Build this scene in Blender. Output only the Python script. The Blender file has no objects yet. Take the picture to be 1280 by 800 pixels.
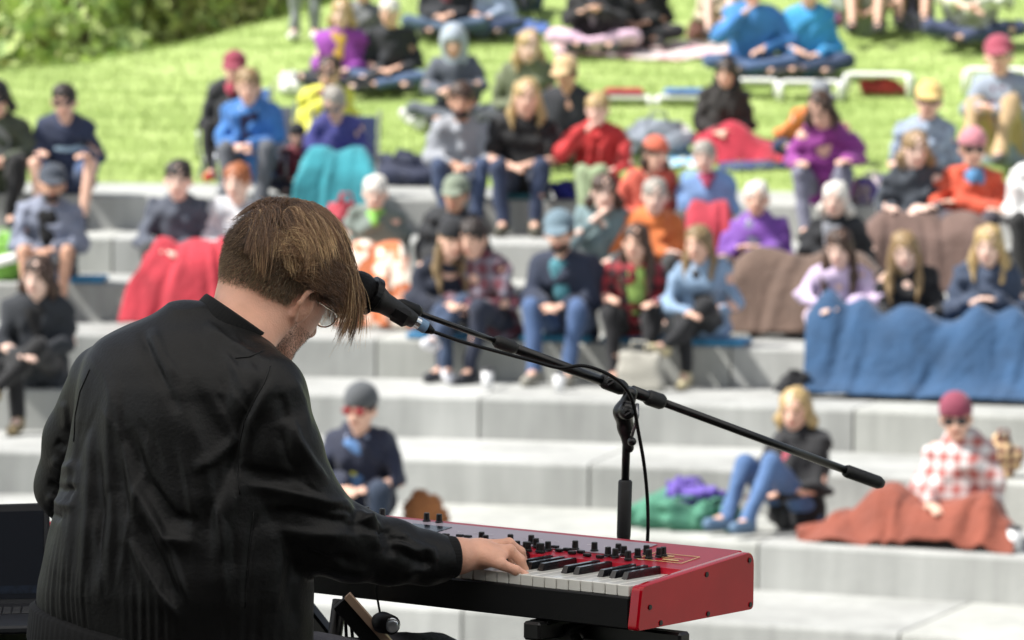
import bpy, math, random, time
import numpy as np
import openvdb
from mathutils import Vector, Matrix
T0 = time.time()
random.seed(7)
RNG = np.random.default_rng(11)
sc = bpy.context.scene
COL = sc.collection
R = math.radians

# ------------------------------------------------------------------ camera
# world: Z up, stage floor at z = 0, the camera looks along +Y from the back of the stage
FPX = 5000.0                       # focal length in pixels of a 1280 px wide frame
CAM = np.array([0.0, 0.0, 1.80])
PITCH = math.atan(340 / FPX)       # looking slightly down on the keyboard and the terraces
ROLL = R(0.5)
cam_data = bpy.data.cameras.new('camera')
cam = bpy.data.objects.new('camera', cam_data)
COL.objects.link(cam)
sc.camera = cam
cam_data.sensor_width = 36.0
cam_data.lens = 36.0 * FPX / 1280.0
cam_data.clip_start = 0.1
cam_data.clip_end = 2000
cam.location = CAM.tolist()
CM = Matrix.Rotation(R(90) - PITCH, 3, 'X') @ Matrix.Rotation(ROLL, 3, 'Z')
cam.rotation_euler = CM.to_euler()
CMn = np.array(CM)
cam_data.dof.use_dof = True
cam_data.dof.focus_distance = 6.30
cam_data.dof.aperture_fstop = 8.2

# ------------------------------------------------------------------ light
SUN_DIR = np.array([-0.55, -0.11, 0.78])       # towards the sun: from the left, a little behind the camera
SUN_DIR /= np.linalg.norm(SUN_DIR)
elev = math.asin(SUN_DIR[2])
world = bpy.data.worlds.new('World')
sc.world = world
world.use_nodes = True
nt = world.node_tree
bg = nt.nodes['Background']
sky = nt.nodes.new('ShaderNodeTexSky')
sky.sky_type = 'NISHITA'
sky.sun_disc = False
sky.sun_elevation = elev
sky.sun_rotation = math.atan2(SUN_DIR[0], SUN_DIR[1])
sky.dust_density = 1.5
hz = nt.nodes.new('ShaderNodeHueSaturation')       # sky made paler to take the blue tint out of the stage shade
hz.inputs['Saturation'].default_value = 0.45
nt.links.new(sky.outputs[0], hz.inputs['Color'])
nt.links.new(hz.outputs[0], bg.inputs[0])
bg.inputs[1].default_value = 0.105
sun_data = bpy.data.lights.new('sun', 'SUN')
sun_data.energy = 4.9
sun_data.angle = R(0.5)
sun_data.color = (1.0, 0.97, 0.925)
sun = bpy.data.objects.new('sun', sun_data)
COL.objects.link(sun)
sun.rotation_euler = Vector(SUN_DIR.tolist()).to_track_quat('Z', 'Y').to_euler()
sc.view_settings.view_transform = 'Standard'
sc.view_settings.look = 'None'
sc.view_settings.exposure = 0.63
sc.view_settings.gamma = 1.0
sc.cycles.use_denoising = True
sc.cycles.max_bounces = 6
sc.cycles.diffuse_bounces = 3
sc.cycles.glossy_bounces = 3
sc.cycles.transmission_bounces = 6
sc.cycles.transparent_max_bounces = 12
sc.cycles.sample_clamp_indirect = 6


def ray(px, py):
    """direction (world) through pixel px,py of the 1280x800 photograph, scaled so that its Y is 1"""
    d = CMn @ np.array([(px - 640) / FPX, -(py - 400) / FPX, -1.0])
    return d / d[1]


def W(px, py, Y):
    return CAM + ray(px, py) * Y


def WZ(px, py, z):
    d = ray(px, py)
    return CAM + d * ((z - CAM[2]) / d[2])


def nrm(v):
    v = np.asarray(v, float)
    return v / np.linalg.norm(v)


# ------------------------------------------------------------------ object helpers
def lin(c):
    if isinstance(c, str):
        c = [int(c[i:i + 2], 16) / 255 for i in (0, 2, 4)]
    return tuple((x / 12.92 if x <= .04045 else ((x + .055) / 1.055) ** 2.4) for x in c)


_mats = {}


def mat(col, rough=0.8, metal=0.0, var=0.12, scale=6.0, bump=0.0, bscale=40.0, coat=0.0, sheen=0.0, pattern=None, spec=0.5, stretch=None, trans=0.0, emit=None, rvar=0.0, ior=1.5):
    key = (ior, col, rough, metal, var, scale, bump, bscale, coat, sheen, pattern, spec, stretch, trans, emit, rvar)
    if key in _mats:
        return _mats[key]
    m = bpy.data.materials.new('mat_%d' % len(_mats))
    _mats[key] = m
    m.use_nodes = True
    n = m.node_tree.nodes
    l = m.node_tree.links
    b = n['Principled BSDF']
    c = lin(col)
    b.inputs['Base Color'].default_value = (*c, 1)
    b.inputs['Roughness'].default_value = rough
    b.inputs['IOR'].default_value = ior
    b.inputs['Metallic'].default_value = metal
    b.inputs['Specular IOR Level'].default_value = spec
    b.inputs['Coat Weight'].default_value = coat
    b.inputs['Coat Roughness'].default_value = 0.06
    b.inputs['Sheen Weight'].default_value = sheen
    b.inputs['Transmission Weight'].default_value = trans
    if emit:
        b.inputs['Emission Color'].default_value = (*lin(emit[0]), 1)
        b.inputs['Emission Strength'].default_value = emit[1]
    tc = n.new('ShaderNodeTexCoord')
    src = tc.outputs['Object']
    if stretch:
        mp = n.new('ShaderNodeMapping')
        mp.inputs['Scale'].default_value = stretch
        l.new(src, mp.inputs[0])
        src = mp.outputs[0]
    cur = None
    if var > 0:
        no = n.new('ShaderNodeTexNoise')
        no.inputs['Scale'].default_value = scale
        no.inputs['Detail'].default_value = 5
        l.new(src, no.inputs['Vector'])
        mr = n.new('ShaderNodeMapRange')
        mr.inputs[1].default_value = 0.25
        mr.inputs[2].default_value = 0.75
        mr.inputs[3].default_value = 1 - var
        mr.inputs[4].default_value = 1 + var
        l.new(no.outputs[0], mr.inputs[0])
        hs = n.new('ShaderNodeHueSaturation')
        hs.inputs['Color'].default_value = (*c, 1)
        l.new(mr.outputs[0], hs.inputs['Value'])
        cur = hs.outputs[0]
        if rvar:
            m3 = n.new('ShaderNodeMapRange')
            m3.inputs[1].default_value = 0.3
            m3.inputs[2].default_value = 0.7
            m3.inputs[3].default_value = rough - rvar
            m3.inputs[4].default_value = rough + rvar
            l.new(no.outputs[0], m3.inputs[0])
            l.new(m3.outputs[0], b.inputs['Roughness'])
    if pattern:
        kind, c2, s = pattern[0], lin(pattern[1]), pattern[2]
        mask = None
        if kind in ('plaid', 'check', 'stripe'):
            for ax in ((0, 2) if kind != 'stripe' else (2,)):
                sep = n.new('ShaderNodeSeparateXYZ')
                l.new(tc.outputs['Object'], sep.inputs[0])
                mu = n.new('ShaderNodeMath'); mu.operation = 'MULTIPLY'
                mu.inputs[1].default_value = 6.2832 / s
                l.new(sep.outputs[ax], mu.inputs[0])
                si = n.new('ShaderNodeMath'); si.operation = 'SINE'
                l.new(mu.outputs[0], si.inputs[0])
                st = n.new('ShaderNodeMath'); st.operation = 'GREATER_THAN'
                st.inputs[1].default_value = 0.0 if kind != 'plaid' else 0.55
                l.new(si.outputs[0], st.inputs[0])
                if mask is None:
                    mask = st.outputs[0]
                else:
                    ad = n.new('ShaderNodeMath'); ad.operation = 'ADD'
                    l.new(mask, ad.inputs[0]); l.new(st.outputs[0], ad.inputs[1])
                    dv = n.new('ShaderNodeMath'); dv.operation = 'MULTIPLY'; dv.inputs[1].default_value = 0.5
                    l.new(ad.outputs[0], dv.inputs[0])
                    mask = dv.outputs[0]
        elif kind == 'blot':
            vo = n.new('ShaderNodeTexNoise')
            vo.inputs['Scale'].default_value = s
            vo.inputs['Detail'].default_value = 2
            l.new(tc.outputs['Object'], vo.inputs['Vector'])
            mr2 = n.new('ShaderNodeMapRange')
            mr2.inputs[1].default_value = 0.48
            mr2.inputs[2].default_value = 0.56
            l.new(vo.outputs[0], mr2.inputs[0])
            mask = mr2.outputs[0]
        mx = n.new('ShaderNodeMix'); mx.data_type = 'RGBA'
        l.new(mask, mx.inputs[0])
        if cur:
            l.new(cur, mx.inputs[6])
        else:
            mx.inputs[6].default_value = (*c, 1)
        mx.inputs[7].default_value = (*c2, 1)
        cur = mx.outputs[2]
    if cur:
        l.new(cur, b.inputs['Base Color'])
    if bump > 0:
        n2 = n.new('ShaderNodeTexNoise')
        n2.inputs['Scale'].default_value = bscale
        n2.inputs['Detail'].default_value = 4
        l.new(src, n2.inputs['Vector'])
        bp = n.new('ShaderNodeBump')
        bp.inputs['Strength'].default_value = bump
        bp.inputs['Distance'].default_value = 0.01
        l.new(n2.outputs[0], bp.inputs['Height'])
        l.new(bp.outputs[0], b.inputs['Normal'])
    return m


def tag(o, label=None, cat=None, group=None, kind=None):
    if label: o['label'] = label
    if cat: o['category'] = cat
    if group: o['group'] = group
    if kind: o['kind'] = kind
    return o


def empty(name, loc=(0, 0, 0), rz=0.0, scale=1.0):
    o = bpy.data.objects.new(name, None)
    COL.objects.link(o)
    o.empty_display_size = 0.1
    o.location = [float(x) for x in loc]
    o.rotation_euler = (0, 0, rz)
    o.scale = (scale,) * 3
    return o


def link(name, me, m=None, parent=None, loc=None):
    o = bpy.data.objects.new(name, me)
    COL.objects.link(o)
    if m is not None and not me.materials:
        me.materials.append(m)
    if parent is not None:
        o.parent = parent
    if loc is not None:
        o.location = [float(x) for x in loc]
    return o


def mesh(verts, faces, smooth=True):
    me = bpy.data.meshes.new('m')
    verts = np.asarray(verts, np.float32)
    if isinstance(faces, np.ndarray):
        faces = [faces]
    if faces and isinstance(faces[0], np.ndarray):
        fl = [f for f in faces if len(f)]
        loops = np.concatenate([f.ravel() for f in fl]).astype(np.int32)
        tot = np.concatenate([np.full(len(f), f.shape[1], np.int32) for f in fl])
        me.vertices.add(len(verts))
        me.vertices.foreach_set('co', verts.ravel())
        me.loops.add(len(loops))
        me.loops.foreach_set('vertex_index', loops)
        me.polygons.add(len(tot))
        st = np.concatenate([[0], np.cumsum(tot)[:-1]]).astype(np.int32)
        me.polygons.foreach_set('loop_start', st)
        me.polygons.foreach_set('loop_total', tot)
    else:
        me.from_pydata([tuple(map(float, v)) for v in verts], [], faces)
    me.update(calc_edges=True)
    me.validate()
    if smooth:
        me.polygons.foreach_set('use_smooth', [True] * len(me.polygons))
    return me


class MB:
    """collects simple shapes into one mesh"""
    RS = 1.0

    def __init__(s):
        s.v = []; s.f = []

    def add(s, v, f):
        o = len(s.v)
        s.v += [tuple(map(float, p)) for p in v]
        s.f += [tuple(i + o for i in q) for q in f]
        return s

    def box(s, c, d, ax=None, bev=0.0):
        """centre, full sizes, optional 3 axes; bev chamfers the edges"""
        c = np.asarray(c, float); h = np.asarray(d, float) / 2
        A = np.eye(3) if ax is None else np.array([nrm(a) for a in ax])
        if bev <= 0:
            P = [c + A.T @ (h * np.array([x, y, z])) for z in (-1, 1) for y in (-1, 1) for x in (-1, 1)]
            return s.add(P, [(0, 2, 3, 1), (4, 5, 7, 6), (0, 1, 5, 4), (2, 6, 7, 3), (0, 4, 6, 2), (1, 3, 7, 5)])
        b = min(bev, *(h * .9))
        P = []; idx = {}
        for x in (-1, 1):
            for y in (-1, 1):
                for z in (-1, 1):
                    for k in range(3):
                        q = h - b; q = q.copy(); q[k] = h[k]
                        idx[(x, y, z, k)] = len(P)
                        P.append(c + A.T @ (q * np.array([x, y, z])))
        F = []
        for k in range(3):
            for sg in (-1, 1):
                o = [j for j in range(3) if j != k]
                q = []
                for a_, b_ in ((-1, -1), (1, -1), (1, 1), (-1, 1)):
                    t = [0, 0, 0]; t[k] = sg; t[o[0]] = a_; t[o[1]] = b_
                    q.append(idx[(*t, k)])
                F.append(q)
        for k in range(3):
            o = [j for j in range(3) if j != k]
            for a_ in (-1, 1):
                for b_ in (-1, 1):
                    q = []
                    for e, kk in ((-1, o[0]), (1, o[0]), (1, o[1]), (-1, o[1])):
                        t = [0, 0, 0]; t[k] = e; t[o[0]] = a_; t[o[1]] = b_
                        q.append(idx[(*t, kk)])
                    F.append(q)
        for x in (-1, 1):
            for y in (-1, 1):
                for z in (-1, 1):
                    F.append([idx[(x, y, z, k)] for k in range(3)])
        ctr = c
        G = []
        for q in F:
            a0, a1, a2 = P[q[0]], P[q[1]], P[q[2]]
            nn = np.cross(a1 - a0, a2 - a0)
            m_ = sum(P[i] for i in q) / len(q) - ctr
            G.append(tuple(q) if nn @ m_ > 0 else tuple(reversed(q)))
        return s.add(P, G)

    def tube(s, pts, r, n=10, cap=True):
        pts = [np.asarray(p, float) for p in pts]
        rs = r if hasattr(r, '__len__') else [r] * len(pts)
        V = []; F = []
        up = None
        for i, p in enumerate(pts):
            t = nrm(pts[min(i + 1, len(pts) - 1)] - pts[max(i - 1, 0)])
            if up is None:
                up = np.array([0, 0, 1.]) if abs(t[2]) < .9 else np.array([1., 0, 0])
            a = nrm(np.cross(t, up)); b = np.cross(a, t); up = b
            for k in range(n):
                th = 2 * math.pi * k / n
                V.append(p + rs[i] * (a * math.cos(th) + b * math.sin(th)))
        for i in range(len(pts) - 1):
            for k in range(n):
                F.append((i * n + k, i * n + (k + 1) % n, (i + 1) * n + (k + 1) % n, (i + 1) * n + k))
        if cap:
            F.append(tuple(range(n - 1, -1, -1)))
            F.append(tuple((len(pts) - 1) * n + k for k in range(n)))
        return s.add(V, F)

    def ell(s, c, r, n=10, m=7, ax=None):
        A = np.eye(3) if ax is None else np.array([nrm(a) for a in ax])
        V = []; F = []
        c = np.asarray(c, float); r = np.asarray(r, float) * np.ones(3) * MB.RS
        V.append(c + A.T @ (r * np.array([0, 0, -1])))
        for i in range(1, m):
            ph = -math.pi / 2 + math.pi * i / m
            for k in range(n):
                th = 2 * math.pi * k / n
                V.append(c + A.T @ (r * np.array([math.cos(ph) * math.cos(th), math.cos(ph) * math.sin(th), math.sin(ph)])))
        V.append(c + A.T @ (r * np.array([0, 0, 1])))
        for k in range(n):
            F.append((0, 1 + (k + 1) % n, 1 + k))
            F.append((len(V) - 1, 1 + (m - 2) * n + k, 1 + (m - 2) * n + (k + 1) % n))
        for i in range(m - 2):
            for k in range(n):
                a = 1 + i * n + k; b = 1 + i * n + (k + 1) % n
                F.append((a, b, b + n, a + n))
        return s.add(V, F)

    def prism(s, poly, off0, vec):
        """polygon of 3-D points extruded along vec"""
        P = [np.asarray(p, float) + off0 for p in poly]; n = len(P)
        vec = np.asarray(vec, float)
        V = P + [p + vec for p in P]
        nn = sum(np.cross(P[i], P[(i + 1) % n]) for i in range(n))
        F = [tuple(range(n - 1, -1, -1)), tuple(range(n, 2 * n))]
        F += [(i, (i + 1) % n, n + (i + 1) % n, n + i) for i in range(n)]
        if nn @ vec < 0:
            F = [tuple(reversed(f)) for f in F]
        return s.add(V, F)

    def build(s, name, m, parent=None, smooth=False, angle=None, loc=None):
        me = mesh(s.v, s.f, smooth=smooth)
        if angle:
            me.polygons.foreach_set('use_smooth', [True] * len(me.polygons))
            try:
                me.set_sharp_from_angle(angle=R(angle))
            except Exception:
                pass
        return link(name, me, m, parent, loc)


# ------------------------------------------------------------------ distance-field bodies (smooth unions turned into one skin)
class SDF:
    def __init__(s, lo, hi, h):
        s.h = h
        s.rs = 1.0
        s.lo = np.asarray(lo, float) - 2 * h
        n = np.ceil((np.asarray(hi, float) + 2 * h - s.lo) / h).astype(int) + 1
        s.n = n
        s.g = np.full(n, 1.0, np.float32)
        s.ax = [(s.lo[i] + np.arange(n[i]) * h).astype(np.float32) for i in range(3)]

    def _sl(s, lo, hi):
        a = np.maximum(np.floor((np.asarray(lo) - s.lo) / s.h).astype(int), 0)
        b = np.minimum(np.ceil((np.asarray(hi) - s.lo) / s.h).astype(int) + 1, s.n)
        if (b <= a).any():
            return None
        sl = tuple(slice(a[i], b[i]) for i in range(3))
        X = s.ax[0][sl[0]][:, None, None]; Y = s.ax[1][sl[1]][None, :, None]; Z = s.ax[2][sl[2]][None, None, :]
        return sl, X, Y, Z

    def put(s, sl, d, k=0.0, sub=False):
        g = s.g[sl]
        if sub:
            d = -d
            if k > 0:
                h = np.clip(.5 - .5 * (g - d) / k, 0, 1)
                s.g[sl] = g * (1 - h) + d * h + k * h * (1 - h)
            else:
                s.g[sl] = np.maximum(g, d)
            return
        if k > 0:
            h = np.clip(.5 + .5 * (g - d) / k, 0, 1)
            s.g[sl] = g * (1 - h) + d * h - k * h * (1 - h)
        else:
            s.g[sl] = np.minimum(g, d)

    def cone(s, a, b, ra, rb, k=.02, sub=False):
        a = np.asarray(a, float); b = np.asarray(b, float)
        ra *= s.rs; rb *= s.rs
        r = max(ra, rb) + k + 3 * s.h
        q = s._sl(np.minimum(a, b) - r, np.maximum(a, b) + r)
        if q is None: return s
        sl, X, Y, Z = q
        d = b - a; L2 = max(d @ d, 1e-9)
        t = np.clip(((X - a[0]) * d[0] + (Y - a[1]) * d[1] + (Z - a[2]) * d[2]) / L2, 0, 1)
        D = np.sqrt((X - a[0] - t * d[0]) ** 2 + (Y - a[1] - t * d[1]) ** 2 + (Z - a[2] - t * d[2]) ** 2) - (ra + (rb - ra) * t)
        s.put(sl, D, k, sub)
        return s

    def ell(s, c, r, k=.02, ax=None, sub=False):
        c = np.asarray(c, float); r = np.asarray(r, float) * np.ones(3) * s.rs
        m = r.max() + k + 3 * s.h
        q = s._sl(c - m, c + m)
        if q is None: return s
        sl, X, Y, Z = q
        X = X - c[0]; Y = Y - c[1]; Z = Z - c[2]
        if ax is not None:
            A = [nrm(v) for v in ax]
            X, Y, Z = [X * v[0] + Y * v[1] + Z * v[2] for v in A]
        k0 = np.sqrt((X / r[0]) ** 2 + (Y / r[1]) ** 2 + (Z / r[2]) ** 2)
        k1 = np.sqrt((X / r[0] ** 2) ** 2 + (Y / r[1] ** 2) ** 2 + (Z / r[2] ** 2) ** 2)
        D = k0 * (k0 - 1) / np.maximum(k1, 1e-6)
        s.put(sl, D, k, sub)
        return s

    def stack(s, zs, cx, cy, ra, rb, A, k=.02):
        """a trunk: ellipses stacked in z; A = lateral axis (2-D), centres cx,cy, half axes ra (lateral), rb (depth)"""
        zs = np.asarray(zs, float)
        m = max(max(ra), max(rb)) + .03
        q = s._sl((min(cx) - m, min(cy) - m, zs.min() - .05), (max(cx) + m, max(cy) + m, zs.max() + .05))
        sl, X, Y, Z = q
        z = Z.ravel()
        kn = max(3, int(.035 / s.h)) | 1
        ker = np.hanning(kn + 2)[1:-1]; ker /= ker.sum()

        def f(t):
            w = np.interp(z, zs, t)
            w = np.convolve(np.pad(w, kn // 2, mode='edge'), ker, mode='valid')
            return w[None, None, :].astype(np.float32)
        a = nrm(A); b = np.array([-a[1], a[0]])
        u = (X - f(cx)) * a[0] + (Y - f(cy)) * a[1]
        v = (X - f(cx)) * b[0] + (Y - f(cy)) * b[1]
        RA, RB = f(ra), f(rb)
        D = (np.sqrt((u / RA) ** 2 + (v / RB) ** 2) - 1) * np.minimum(RA, RB)
        D = np.maximum(D, np.maximum(Z - zs.max(), zs.min() - Z))
        s.put(sl, D, k)
        return s

    def noise(s, amp, freq, seed=0):
        """gentle folds: a few crossed sine waves"""
        r = np.random.default_rng(seed)
        X = s.ax[0][:, None, None]; Y = s.ax[1][None, :, None]; Z = s.ax[2][None, None, :]
        for i in range(4):
            w = nrm(r.normal(size=3)) * freq * r.uniform(.6, 1.7)
            w2 = nrm(r.normal(size=3)) * freq * .5
            s.g += (amp / 2 * np.sin(X * w[0] + Y * w[1] + Z * w[2] + r.uniform(0, 6) + 1.5 * np.sin(X * w2[0] + Y * w2[1] + Z * w2[2]))).astype(np.float32)
        return s

    def cut(s, p, n):
        """removes what lies on the side n of the plane through p"""
        n = nrm(n)
        X = s.ax[0][:, None, None]; Y = s.ax[1][None, :, None]; Z = s.ax[2][None, None, :]
        s.g = np.maximum(s.g, ((X - p[0]) * n[0] + (Y - p[1]) * n[1] + (Z - p[2]) * n[2]).astype(np.float32))
        return s

    def arrays(s, adapt=0.0):
        s.g[0] = s.g[-1] = .05; s.g[:, 0] = s.g[:, -1] = .05; s.g[:, :, 0] = s.g[:, :, -1] = .05
        g = np.clip(s.g, -3 * s.h, 3 * s.h) / s.h
        grid = openvdb.FloatGrid(3.0)
        grid.copyFromArray(np.ascontiguousarray(g, np.float32))
        pts, tri, quad = grid.convertToPolygons(0.0, adapt)
        pts = pts * s.h + s.lo
        return pts, tri.astype(np.int32), quad.astype(np.int32)

    def mesh(s, adapt=0.0):
        p, t, q = s.arrays(adapt)
        return mesh(p, [t, q])
# ------------------------------------------------------------------ terraces
RISE = 0.27
KT = 1350.0
AC = np.array([-3.7, 0.0])                 # centre of the arcs
YT = {i: KT * (.0161 + .00098 * (8 - i)) for i in range(1, 13)}   # depth of the front edge at x = 0
RD = {}
for i in YT:
    RD[i] = 16.0 + 1.32 * (7 - i)
AC[1] = YT[7] - math.sqrt(RD[7] ** 2 - 3.7 ** 2)
ZT = {i: CAM[2] - 1.18 - RISE * (i - 1) for i in YT}
T1_BACK = RD[1] + 2.75


def on_arc(px, rad, py=400):
    """ground point under pixel column px on the arc of radius rad: (x, y)"""
    d = ray(px, py)
    t = d[0]
    # |(t*Y - ax, Y - ay)| = rad
    A = t * t + 1; B = -2 * (t * AC[0] + AC[1]); Cc = AC @ AC - rad * rad
    Y = (-B + math.sqrt(B * B - 4 * A * Cc)) / (2 * A)
    return np.array([t * Y, Y])


def arc_pt(rad, th, z):
    return (AC[0] + rad * math.sin(th), AC[1] + rad * math.cos(th), z)


def th_of(px, rad):
    p = on_arc(px, rad) - AC
    return math.atan2(p[0], p[1])


M_conc = []
for i, c in enumerate(('abaca8', 'b0b1ad', 'a7a8a4', 'adaea8')):
    m = mat(c, rough=.85, var=.07, scale=1.3, bump=.25, bscale=30)
    n = m.node_tree.nodes; l = m.node_tree.links
    # vertical water streaks and blotches in the cast concrete
    tc = n.new('ShaderNodeTexCoord'); mp = n.new('ShaderNodeMapping'); mp.inputs['Scale'].default_value = (5.0, 5.0, .5)
    l.new(tc.outputs['Object'], mp.inputs[0])
    no = n.new('ShaderNodeTexNoise'); no.inputs['Scale'].default_value = 1.6; no.inputs['Detail'].default_value = 6
    no.inputs['Roughness'].default_value = .65
    l.new(mp.outputs[0], no.inputs['Vector'])
    no3 = n.new('ShaderNodeTexNoise'); no3.inputs['Scale'].default_value = .9 + .2 * i; no3.inputs['Detail'].default_value = 3
    l.new(tc.outputs['Object'], no3.inputs['Vector'])
    av = n.new('ShaderNodeMath'); av.operation = 'ADD'
    l.new(no.outputs[0], av.inputs[0]); l.new(no3.outputs[0], av.inputs[1])
    mr = n.new('ShaderNodeMapRange'); mr.inputs[1].default_value = .75; mr.inputs[2].default_value = 1.25
    mr.inputs[3].default_value = .76; mr.inputs[4].default_value = 1.08
    l.new(av.outputs[0], mr.inputs[0])
    mx = n.new('ShaderNodeMix'); mx.data_type = 'RGBA'; mx.blend_type = 'MULTIPLY'; mx.inputs[0].default_value = 1
    src = n['Principled BSDF'].inputs['Base Color'].links[0].from_socket
    l.new(src, mx.inputs[6]); l.new(mr.outputs[0], mx.inputs[7])
    l.new(mx.outputs[2], n['Principled BSDF'].inputs['Base Color'])
    M_conc.append(m)


def terrace_block(rad, th0, th1, z, depth, h):
    """one cast piece: tread with a chamfered nosing and the riser below it"""
    n = 7
    g = .007 / rad
    prof = [(depth, z), (.02, z), (.006, z - .006), (0, z - .02), (0, z - h), (depth, z - h)]
    V = []; F = []
    for k in range(n):
        th = th0 + g + (th1 - th0 - 2 * g) * k / (n - 1)
        for (dr, zz) in prof:
            V.append(arc_pt(rad + dr, th, zz))
    P = len(prof)
    for k in range(n - 1):
        for j in range(P):
            a = k * P + j; b = k * P + (j + 1) % P
            F.append((a, a + P, b + P, b))
    F.append(tuple(range(P))); F.append(tuple((n - 1) * P + j for j in reversed(range(P))))
    mb = MB(); mb.add(V, F)
    return mb


for i in range(1, 12):
    t = empty('terrace_step')
    tag(t, kind='structure')
    depth = 1.32 if i > 1 else 2.76
    rad = RD[i]
    step = 2.45 / rad
    j0 = {4: th_of(470, rad), 5: th_of(600, rad), 6: th_of(250, rad), 7: th_of(951, rad), 8: th_of(1130, rad)}.get(i, th_of(350 + 97 * i, rad))
    a = j0 - 3 * step
    k = 0
    while a < th_of(1280, rad) + .28:
        b = terrace_block(rad, a, a + step, ZT[i], depth - .004, RISE + .05)
        b.build('concrete_block', M_conc[(i * 3 + k * 5) % 4], t)
        a += step; k += 1

# joint filler behind the blocks: one solid bank of earth-coloured concrete that the gaps look into
bank = MB()
n = 60
prof = []
for i in range(1, 12):
    prof += [(RD[i] + .03, ZT[i] - .03), (RD[i] + .03, ZT[i] - RISE - .03)]
prof = [(T1_BACK + .3, ZT[1] - .03)] + prof
V = []; F = []
for k in range(n):
    th = -.75 + 1.6 * k / (n - 1)
    for (r_, z_) in prof:
        V.append(arc_pt(r_, th, z_))
P = len(prof)
for k in range(n - 1):
    for j in range(P - 1):
        F.append((k * P + j, k * P + P + j, k * P + P + j + 1, k * P + j + 1))
bank.add(V, F)
tag(bank.build('terrace_bank', mat('6f6d66', rough=.95, var=.1, scale=2)), kind='structure')

# ------------------------------------------------------------------ lawn
LAWN_SLOPE = 0.185
SIL = [(-400, 118), (0, 92), (120, 74), (250, 52), (370, 24), (460, -10), (640, -70), (1300, -260), (2200, -400)]


def lawn_z0(x, y):
    return ZT[1] + LAWN_SLOPE * (np.hypot(x - AC[0], y - AC[1]) - T1_BACK)


_cr_px = np.array([p[0] for p in SIL], float)
_cr = []
for px_, py_ in SIL:
    d = ray(px_, py_)
    Y = np.linspace(30, 75, 900)
    dz = lawn_z0(d[0] * Y, Y) - (CAM[2] + d[2] * Y)
    k = np.argmax(dz > 0)
    _cr.append(Y[k] if dz[k] > 0 else 70)
_cr = np.array(_cr)
_cr_t = np.array([ray(p, 60)[0] for p in _cr_px])


def crest(x, y):
    return np.interp(x / y, _cr_t, _cr)


def lawn_z(x, y):
    yc = crest(x, y)
    z = lawn_z0(x, np.minimum(y, yc))
    over = np.maximum(y - yc, 0)
    return z - .10 * over * np.clip(over / 2.0, 0, 1) * (yc < 52) + .03 * np.sin(x * 1.1 + y * .7) * np.clip((y - 34) / 3, 0, 1)


def lawn_at(px, py):
    d = ray(px, py)
    Y = np.linspace(31, 60, 2900)
    dz = lawn_z(d[0] * Y, Y) - (CAM[2] + d[2] * Y)
    k = int(np.argmax(dz > 0))
    Y = Y[k]
    return np.array([d[0] * Y, Y, CAM[2] + d[2] * Y])


nx, ny = 150, 130
ths = np.linspace(-.6, .62, nx)
rr = T1_BACK + np.concatenate([np.linspace(0, 14, 90), 14 + np.linspace(.4, 1, 40) ** 2 * 50])
V = []
for r_ in rr:
    x = AC[0] + r_ * np.sin(ths); y = AC[1] + r_ * np.cos(ths)
    V.append(np.stack([x, y, lawn_z(x, y)], 1))
V = np.concatenate(V)
a = (np.arange(ny - 1)[:, None] * nx + np.arange(nx - 1)[None, :]).ravel()
F = np.stack([a, a + 1, a + nx + 1, a + nx], 1)
lawn_me = mesh(V, F)
mg = mat('86a648', rough=.9, var=.16, scale=.9, bump=.4, bscale=60)
n = mg.node_tree.nodes; l = mg.node_tree.links
no = n.new('ShaderNodeTexNoise'); no.inputs['Scale'].default_value = 2.2; no.inputs['Detail'].default_value = 8
tc = n.new('ShaderNodeTexCoord'); mp = n.new('ShaderNodeMapping'); mp.inputs['Scale'].default_value = (.5, 1.6, 1)
l.new(tc.outputs['Object'], mp.inputs[0]); l.new(mp.outputs[0], no.inputs['Vector'])
cr_ = n.new('ShaderNodeValToRGB')
cr_.color_ramp.elements[0].position = .36; cr_.color_ramp.elements[0].color = (*lin('82984e'), 1)
cr_.color_ramp.elements[1].position = .66; cr_.color_ramp.elements[1].color = (*lin('acbd76'), 1)
e = cr_.color_ramp.elements.new(.52); e.color = (*lin('97ab60'), 1)
l.new(no.outputs[0], cr_.inputs[0])
l.new(cr_.outputs[0], n['Principled BSDF'].inputs['Base Color'])
lawn = link('lawn', lawn_me, mg)
tag(lawn, kind='structure')

# grass blades: countless, one object
ng = 90000
th = RNG.uniform(-.22, .42, ng)
r_ = T1_BACK + .02 + RNG.uniform(0, 1, ng) ** 1.2 * 11
x = AC[0] + r_ * np.sin(th); y = AC[1] + r_ * np.cos(th); z = lawn_z(x, y)
ang = RNG.uniform(0, 6.28, ng); h = RNG.uniform(.03, .075, ng); w = RNG.uniform(.004, .010, ng)
lean = RNG.normal(0, .02, (ng, 2))
p0 = np.stack([x - w * np.cos(ang), y - w * np.sin(ang), z - .01], 1)
p1 = np.stack([x + w * np.cos(ang), y + w * np.sin(ang), z - .01], 1)
p2 = np.stack([x + lean[:, 0], y + lean[:, 1], z + h], 1)
V = np.stack([p0, p1, p2], 1).reshape(-1, 3)
F = np.arange(ng * 3).reshape(-1, 3)
mgb = mat('9bad63', rough=.7, var=.3, scale=14)
g = link('grass', mesh(V, F, smooth=False), mgb)
tag(g, 'short bright green grass growing all over the sloping lawn', 'grass', kind='stuff')

# ground sheet out to the horizon and the lower ground between terraces and stage
gm = mat('8c8a80', rough=.95, var=.1, scale=1.0, bump=.3)
mb = MB()
mb.box((0, 8, -2.6), (120, 34, .2))
mb.build('plaza', gm)['kind'] = 'structure'
mb = MB()
mb.box((0, 0, -2.9), (3000, 3000, .2))
mb.build('ground', mat('5c6b3a', rough=.95, var=.2, scale=.05))['kind'] = 'structure'

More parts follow.
